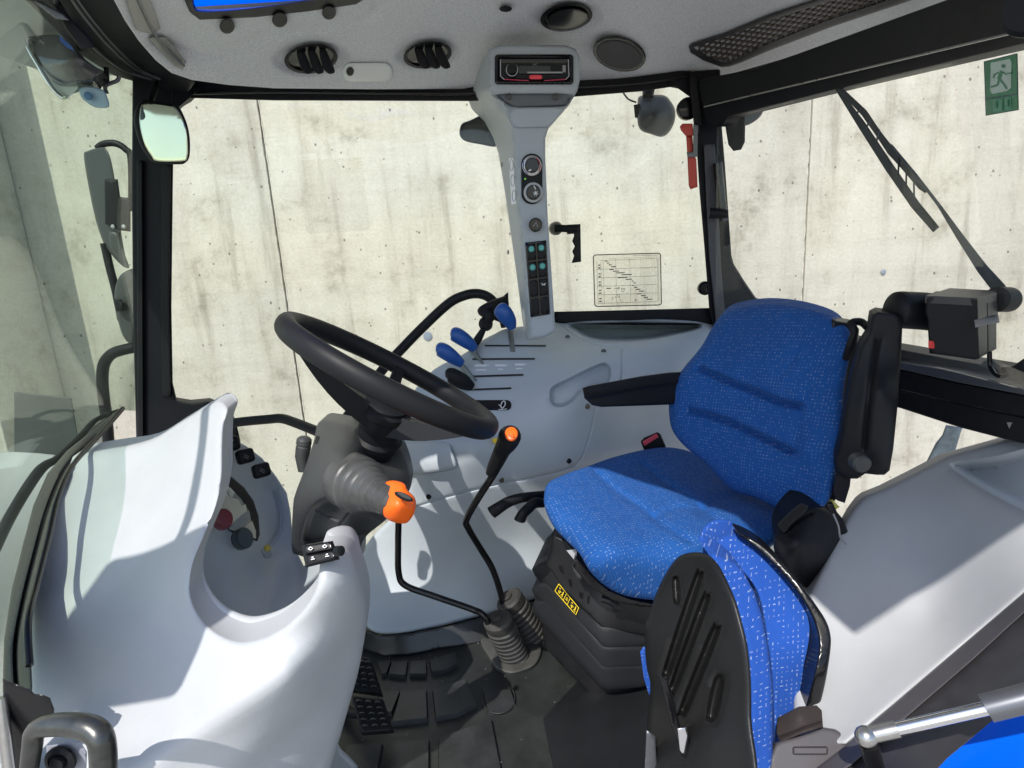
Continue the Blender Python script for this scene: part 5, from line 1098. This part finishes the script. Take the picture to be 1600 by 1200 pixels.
relief('rubber_liner', [(1310, 1205), (1330, 1196), (1420, 1118), (1510, 1040), (1600, 958), (1720, 862), (1720, 1010), (1600, 1085), (1540, 1135), (1480, 1185), (1420, 1250), (1380, 1260), (1300, 1260)], lambda u, v: ff(u, v)-.002, mat('liner_rubber', (.05, .048, .052), .42, bump=.2, var=.3, vscale=20), fe, thick=.03, rnd=2, step=12)
bl = relief('rear_mudguard', [(1380, 1260), (1420, 1215), (1480, 1160), (1540, 1110), (1600, 1052), (1720, 960), (1720, 1260)], [(1380, 1260, .50), (1600, 1052, .58), (1720, 960, .58), (1600, 1260, .46), (1720, 1200, .48)], BLUC, None, thick=.03, rnd=6, step=10)
tag(bl, 'glossy blue painted mudguard at the bottom right corner', 'mudguard')
relief('guard_lip', [(1375, 1260), (1400, 1225), (1480, 1150), (1540, 1100), (1600, 1040), (1720, 950), (1720, 965), (1600, 1056), (1540, 1114), (1470, 1176), (1420, 1220), (1395, 1260)], [(1380, 1260, .49), (1600, 1052, .57), (1720, 960, .57)], TRIM, bl, thick=.02, rnd=3, step=8)
# gas strut at the lower right
gs = thing('door_gas_strut', 'steel door gas strut with round ball end at the bottom right', 'gas strut', P(1355, 1155, .48))
lathe('ball_end', P(1353, 1151, .48), (1, .1, .1), [(.003, -.0095), (.0065, -.0075), (.0090, -.004), (.0098, 0), (.0090, .004), (.0070, .008)], STL, gs, n=28)
tube('strut_ferrule', [P(1363, 1148, .48), P(1402, 1139, .475)], .0075, STL, gs, smooth=False, n=20)
tube('strut_rod', [P(1400, 1139, .475), P(1545, 1106, .455)], .0058, CHR, gs, smooth=False, n=20)
tube('strut_cylinder', [P(1540, 1107, .456), P(1640, 1082, .443), P(1720, 1062, .435)], .0115, SUEDE, gs, smooth=False, n=24)
tube('ball_stud', [P(1356, 1158, .485), P(1362, 1180, .50), P(1372, 1215, .52)], .009, BGL, gs, smooth=False, n=16)

# ================= MIRRORS, LAMPS, WIPERS, SMALL THINGS =================
im = thing('inside_mirror', 'rounded interior mirror with black rim on the front pillar', 'mirror', P(240, 165, 1.45))
mo = [(219, 160), (228, 156), (262, 161), (278, 166), (287, 180), (294, 200), (297, 222), (296, 245), (290, 254), (280, 257), (245, 255), (232, 246), (220, 228), (212, 205), (209, 185), (213, 168)]
relief('mirror_housing', mo, 1.44, BPL, im, thick=.03, rnd=4, step=6, sm=True)
MG = mat('mirror_face', (.62, .61, .51), .05, metal=1)
relief('mirror_glass', [(225, 161), (262, 164), (274, 168), (284, 182), (291, 202), (293.5, 224), (293, 244), (286, 252), (246, 252), (236, 243), (226, 226), (219, 200), (218, 180)], [(225, 161, 1.433), (290, 160, 1.437), (290, 250, 1.437), (225, 250, 1.434)], MG, im, thick=.004, rnd=2, step=8, sm=True)
tube('mirror_stem', [P(235, 160, 1.46), P(240, 145, 1.5), P(245, 130, 1.57)], .006, BPL, im, n=8)

om = thing('wing_mirror', 'tall grey door mirror outside the front pillar on a black arm', 'wing mirror', P(180, 410, 2.0))
relief('mirror_shell', [(131, 245), (137, 236), (160, 230), (168, 236), (174, 252), (180, 282), (188, 312), (188, 350), (196, 400), (202, 418), (192, 416), (176, 400), (162, 380), (150, 345), (140, 300)], [(131, 245, 2.0), (170, 240, 1.95), (200, 415, 1.95), (150, 345, 2.0)], mat('shell_grey', (.035, .037, .036), .4), om, thick=.06, rnd=5, step=7, sm=True)
tube('mirror_arm', [P(152, 232, 2.0), P(162, 225, 2.0), P(180, 224, 2.0), P(196, 233, 2.0), P(205, 250, 2.0), P(206, 330, 2.0)], .010, BPL, om, n=10)
relief('mirror_clamp', [(163, 280), (184, 280), (188, 308), (204, 309), (204, 362), (188, 360), (164, 350)], 1.93, BPL, om, thick=.04, rnd=3, step=7)
for u in (177, 194): lathe('clamp_bolt', P(u, 354, 1.925), (0, -1, 0), [(.006, 0), (.006, .004), (.003, .005)], STL, om, n=12)
relief('mirror_lower', [(170, 362), (184, 362), (190, 385), (200, 410), (202, 418), (186, 405), (172, 385)], 1.92, GHS, om, thick=.03, rnd=3, step=6)
tube('mirror_arm', [P(163, 380, 2.0), P(172, 420, 2.0), P(181, 455, 2.0), P(190, 500, 2.0)], .012, BPL, om, n=10)
lm = thing('lower_wing_mirror', 'small dark round backed mirror below the tall wing mirror', 'wing mirror', P(190, 530, 2.0))
relief('mirror_shell', [(206, 420), (190, 428), (181, 444), (179, 465), (182, 490), (190, 520), (200, 535), (210, 535), (210, 425)], 1.97, GHS, lm, thick=.05, rnd=5, step=6, sm=True)
relief('mirror_bracket', [(176, 466), (190, 468), (194, 486), (182, 487)], 1.94, BPL, lm, thick=.02, rnd=2, step=6)
eh = tag(tube('outer_grab_handle', [P(212, 543, 1.85), P(195, 546, 1.85), P(175, 553, 1.85), P(163, 568, 1.85), P(160, 590, 1.85), P(162, 620, 1.85), P(167, 660, 1.85), P(171, 710, 1.85)], .0165, BPL), 'curved grey grab handle outside the windscreen by the front pillar', 'grab handle')

wk = thing('front_work_lamp', 'dark work lamp hanging from the front roof edge at the upper left', 'work lamp', P(110, 90, 1.35))
relief('lamp_body', [(42, 62), (50, 56), (88, 54), (96, 58), (118, 72), (128, 88), (150, 105), (162, 112), (150, 122), (144, 128), (120, 128), (100, 134), (86, 130), (70, 110), (52, 84)], [(42, 62, 1.38), (95, 55, 1.36), (160, 112, 1.34), (86, 130, 1.38), (105, 95, 1.30)], mat('lamp_black', (.05, .05, .055), .25, coat=.5), wk, thick=.07, back=(-.4, .9, 0), rnd=5, step=6, sm=True)
tube('lamp_bezel', [P(43, 60, 1.37), P(45, 75, 1.37), P(60, 102, 1.37), P(80, 135, 1.37), (94, 150, 1.37), (100, 153, 1.37)], .0045, CHR, wk, n=8)
relief('lamp_glass', [(46, 72), (60, 98), (80, 130), (97, 153), (104, 155), (122, 138), (120, 128), (100, 133), (84, 128), (66, 104)], 1.38, LAMP, wk, thick=.01, step=8)
relief('blue_sticker', [(92, 54), (100, 62), (112, 72), (116, 80), (104, 74), (94, 64)], 1.305, mat('sticker_bright_blue', (.02, .12, .6), .4), wk, thick=.002, step=6)
tube('lamp_bracket', [P(186, 118, 1.40), P(183, 126, 1.40), P(165, 134, 1.40), P(167, 146, 1.40)], .004, SUEDE, wk, n=8)
tube('lamp_bracket', [P(166, 105, 1.40), P(167, 130, 1.40)], .005, BPL, wk, n=8, smooth=False)
relief('lens_cap', [(125, 138), (140, 135), (160, 140), (167, 150), (170, 167), (150, 168), (135, 160), (126, 150)], 1.36, mat('pale_blue_plastic', (.30, .42, .50), .3), wk, thick=.02, rnd=3, step=5, sm=True)
lathe('cap_logo', P(138, 150, 1.352), (0, -1, 0), [(.008, 0), (.008, .002), (.004, .003)], mat('mid_blue', (.07, .16, .3), .4), wk, n=16)

rw = thing('rear_work_lamp', 'rounded grey work lamp outside the side window near the rear pillar', 'work lamp', P(1020, 150, 1.8))
relief('lamp_body', [(1000, 150), (1018, 148), (1038, 149), (1048, 158), (1055, 172), (1054, 190), (1046, 206), (1034, 214), (1018, 210), (1002, 204), (996, 190), (996, 160)], [(1000, 150, 1.80), (1050, 160, 1.78), (1034, 214, 1.80), (1022, 182, 1.72)], mat('worklamp_grey', (.06, .065, .07), .35, bump=.1, var=.2), rw, thick=.06, rnd=7, step=5, sm=True)
tube('lamp_stem', [P(1014, 136, 1.8), P(1012, 152, 1.78)], [.018, .014], BPL, rw, smooth=False)
relief('stem_clamp', [(990, 164), (1000, 162), (1002, 185), (992, 184)], 1.76, BPL, rw, thick=.02, rnd=2, step=5)
tube('lamp_cable', [P(974, 145, 1.78), P(982, 155, 1.76), P(994, 160, 1.76)], .0025, BGL, rw, n=6)
r2 = thing('rear_corner_lamp', 'dark work lamp partly hidden behind the rear beam', 'work lamp', P(1165, 190, 1.75))
relief('lamp_body', [(1130, 166), (1196, 152), (1196, 164), (1188, 182), (1172, 194), (1160, 196), (1140, 190)], 1.78, mat('cornerlamp_grey', (.07, .075, .08), .3, var=.2), r2, thick=.05, rnd=4, step=6, sm=True)
relief('lamp_arm', [(1132, 190), (1140, 168), (1165, 166), (1164, 222), (1158, 234), (1146, 236), (1138, 226)], 1.62, BPL, r2, thick=.03, rnd=3, step=6)
md = relief('outer_lamp_arm', [(718, 203), (722, 193), (734, 188), (752, 181), (762, 190), (772, 214), (775, 229), (752, 226), (728, 221), (719, 213)], 1.75, BGL, None, thick=.03, rnd=4, step=6, sm=True)
tag(md, 'black rounded bracket outside the side window behind the control column', 'bracket')

# hammer
hm = thing('emergency_hammer', 'red emergency hammer clipped to the rear pillar', 'emergency hammer', P(1078, 290, 1.57))
relief('hammer_handle', [(1072, 212), (1082, 212), (1084, 242), (1088, 248), (1090, 292), (1079, 296), (1076, 290), (1074, 246)], 1.565, HRED, hm, thick=.02, rnd=3, step=5)
relief('hammer_head', [(1062, 198), (1066, 193), (1082, 193), (1084, 212), (1071, 212), (1064, 204)], 1.555, HRED, hm, thick=.025, rnd=2, step=5)
relief('hammer_clip', [(1083, 194), (1092, 196), (1090, 210), (1090, 245), (1074, 246), (1073, 238), (1083, 237), (1083, 212)], 1.553, mat('clip_plastic', (.16, .17, .17), .5), hm, thick=.02, rnd=2, step=5)

# emergency exit sign sticker on the rear window
Yex = .715
ex = thing('exit_sign_sticker', 'green running man emergency exit sticker at top of the rear window', 'sticker', P(1565, 180, Yex))
exd = lambda u, v: np.array([.765-(a-1537)*.00135 for a in np.atleast_1d(u)])
relief('sticker_back', [(1537, 96), (1590, 83), (1592, 172), (1540, 181)], exd, mat('sticker_edge', (.05, .10, .12), .5), ex, thick=.0012, step=12)
relief('upper_field', [(1538.5, 97.5), (1588.5, 85), (1589.5, 145.5), (1540.5, 153.5)], lambda u, v: exd(u, v)-.0012, GRN, ex, thick=.0006, step=12)
relief('lower_field', [(1540.5, 156), (1590, 148), (1590.5, 171), (1541, 179.5)], lambda u, v: exd(u, v)-.0012, GRN, ex, thick=.0006, step=12)
relief('doorway', [(1548, 98), (1578, 92), (1580.5, 97), (1580, 137), (1574, 142), (1550, 147), (1547, 140)], lambda u, v: exd(u, v)-.002, SGW, ex, thick=.0006, step=8)
man = [([(1565, 111), (1560, 124)], 5), ([(1560, 113), (1553, 117), (1552, 122)], 2), ([(1566, 112), (1571, 116), (1580, 114)], 2), ([(1561, 124), (1558, 133), (1548, 136)], 2.6), ([(1561, 123), (1567, 130), (1573, 139)], 2.6)]
ribbons('running_man', man, GRN, ex, Y=lambda u, v: exd(u, v)-.0026, lift=.0006)
relief('man_head', ell(1567.5, 103.5, 3.2, 3.2, 12), lambda u, v: exd(u, v)-.003, GRN, ex, thick=.0005, step=4)
relief('book_symbol', [(1551, 158), (1555, 155), (1566, 156), (1577, 151), (1580, 154), (1580, 171), (1566, 173), (1552, 175)], lambda u, v: exd(u, v)-.002, mat('book_pale', (.10, .30, .19), .5), ex, thick=.0005, step=8)
ribbons('book_lines', [([(1566, 156), (1566, 173)], 1.6), ([(1556, 158), (1556, 169)], 3.2), ([(1574, 155), (1574, 167)], 3.2)], GRN, ex, Y=lambda u, v: exd(u, v)-.0026)

# rear wiper with motor
rwp = thing('rear_wiper', 'black rear wiper blade and arm hanging across the rear window', 'wiper', P(1580, 470, .86))
WB = mat('wiper_dusty', (.03, .036, .042), .5, var=.3, vscale=30)
blp = [(1306, 136, 1.22), (1345, 193, 1.16), (1390, 262, 1.09), (1430, 320, 1.04), (1463, 359, 1.0)]
def strip(nm, pts, w, m, par, thick=.008):
    ol = []; bo = []
    for i, p in enumerate(pts):
        a = np.array(pts[max(i-1, 0)][:2], float); b = np.array(pts[min(i+1, len(pts)-1)][:2], float); t = (b-a)/np.hypot(*(b-a)); n_ = np.array((-t[1], t[0]))
        ww = (w[i] if isinstance(w, (list, tuple)) else w)/2; ol.append(tuple(np.array(p[:2])+n_*ww)); bo.append(tuple(np.array(p[:2])-n_*ww))
    xs = [p[0] for p in pts]; ys = [p[2] for p in pts]
    o_ = np.argsort(xs)
    f_ = lambda u, v: np.interp(np.atleast_1d(u), np.array(xs)[o_], np.array(ys)[o_])
    return relief(nm, ol+bo[::-1], f_, m, par, thick=thick, step=10, rnd=1.2)
strip('wiper_blade', blp, [6, 13, 15, 15, 13], WB, rwp)
strip('blade_frame', [(1310, 136, 1.21), (1350, 176, 1.15), (1372, 208, 1.11), (1392, 236, 1.08), (1412, 260, 1.06), (1440, 292, 1.02), (1448, 300, 1.015)], [7, 11, 10, 13, 10, 11, 6], WB, rwp)
for t_ in (.2, .3, .4, .62, .7, .78):
    a = np.array([1306+157*t_, 136+223*t_]); b = np.array([1312+135*t_*1.05, 136+170*t_*1.02])
    strip('blade_claw', [(a[0], a[1], 1.14-.12*t_), (b[0]+5, b[1]-4, 1.14-.12*t_)], 3, WB, rwp, thick=.004)
strip('wiper_arm', [(1392, 226, 1.075), (1430, 272, 1.03), (1468, 322, .99), (1500, 370, .95), (1535, 420, .91), (1562, 452, .885), (1578, 474, .87)], [4, 5, 6, 12, 18, 22, 12], mat('arm_bluegrey', (.04, .05, .07), .4), rwp, thick=.012)
lathe('arm_pivot', P(1563, 468, .87), (-.9, -.4, .1), [(.018, -.02), (.018, .01), (.013, .014)], BPL, rwp)
wm = thing('wiper_motor', 'black boxy rear wiper motor with small red tab below the wiper arm', 'wiper motor', P(1500, 560, .84))
tube('motor_barrel', [P(1404, 484, .885), P(1440, 486, .89), P(1480, 490, .90)], [.027, .0275, .0275], BPL, wm, n=28, smooth=False)
lathe('barrel_end', P(1405, 484, .885), (P(1404, 484, .885)-P(1440, 486, .89)), [(.027, -.002), (.026, .006), (.020, .011), (.008, .013)], BPL, wm, n=28)
relief('motor_box', [(1446, 463), (1528, 466), (1530, 560), (1524, 562), (1452, 552), (1449, 500), (1446, 490)], [(1446, 463, .84), (1528, 466, .80), (1449, 552, .84), (1528, 560, .80)], BPL, wm, thick=.07, back=(.7, .7, 0), rnd=3, step=7)
relief('motor_top', [(1446, 462), (1484, 450), (1555, 454), (1558, 459), (1528, 466)], [(1446, 462, .84), (1484, 450, .90), (1555, 454, .87), (1528, 466, .80)], mat('motor_top', (.018, .018, .022), .4), wm, thick=.01, back=(0, 0, -1), rnd=1.5, step=7)
relief('motor_side', [(1527, 467), (1557, 459), (1560, 497), (1557, 500), (1557, 545), (1529, 560)], [(1528, 466, .80), (1557, 459, .855), (1557, 545, .855), (1529, 560, .80)], mat('motor_side_grey', (.028, .028, .027), .45, var=.3, vscale=30), wm, thick=.01, rnd=1.5, step=7, grooves=[([(1542, 463), (1543, 552)], 1, .003)])
relief('motor_flange', [(1522, 500), (1560, 492), (1562, 504), (1540, 508), (1524, 512)], [(1522, 500, .79), (1560, 492, .85), (1540, 508, .80)], mat('flange_blue', (.03, .036, .055), .4), wm, thick=.02, rnd=2, step=6)
relief('red_tab', [(1450.5, 532), (1460, 533), (1461, 545), (1450.5, 544)], .834, RED, wm, thick=.006, rnd=1, step=4)
tube('motor_cable', [P(1546, 550, .83), P(1547, 570, .83), P(1552, 582, .82), P(1562, 588, .81), P(1576, 586, .80)], .003, BGL, wm, n=8)
relief('rubber_foot', [(1530, 572), (1538, 563), (1550, 561), (1562, 570), (1566, 580)], .88, GHS, wm, thick=.01, rnd=2, step=5)
# grey hose visible through lower rear glass
hs_ = relief('rear_hose', [(1478, 664), (1504, 668), (1500, 680), (1494, 700), (1488, 720), (1440, 735), (1448, 720), (1462, 692), (1472, 680)], 1.35, mat('hose_grey', (.16, .19, .20), .6, var=.6, vscale=30, bump=.6, bscale=80), None, thick=.04, rnd=5, step=6)
tag(hs_, 'mottled grey hose end seen below the rear window bar', 'hose')
# small round drain plug glued on window glass and wall anchor
tag(lathe('wall_anchor_cap', P(668, 525, WY-.004), (0, -1, 0), [(.026, 0), (.026, .003), (.018, .005)], mat('cap_bluegrey', (.2, .24, .3), .6), None, n=24), 'pale round plug set in the wall under the grab rail', 'wall plug')
tag(lathe('wall_anchor_cap', P(1380, 425, WY-.004), (0, -1, 0), [(.015, 0), (.015, .003), (.011, .005)], mat('cap_bluegrey2', (.22, .25, .3), .6), None, n=24), 'pale round plug in the wall above the seat armrest', 'wall plug')

# added mirror-shaped blocker, out of view, sized to cast the dashboard's shadow
lw = thing('added_shadow_mirror', 'added unseen mirror shaped shadow blocker on its arm beside the open doorway', 'wing mirror', Vector((-.8, .5, 1.5)))
lw.name = 'wing_mirror'  # added blocker, though it shares the right-hand mirror's name
box('mirror_shell', Vector((-.80, .20, 1.31)), .31, .05, .34, GHS, lw, bev=.02, seg=3)  # unseen shell, widened and turned for the shadow band it casts
tube('mirror_arm', [Vector((-.80, .20, 1.48)), Vector((-.80, .22, 1.54)), Vector((-.80, .35, 1.57)), Vector((-.80, .54, 1.57))], .012, BPL, lw)
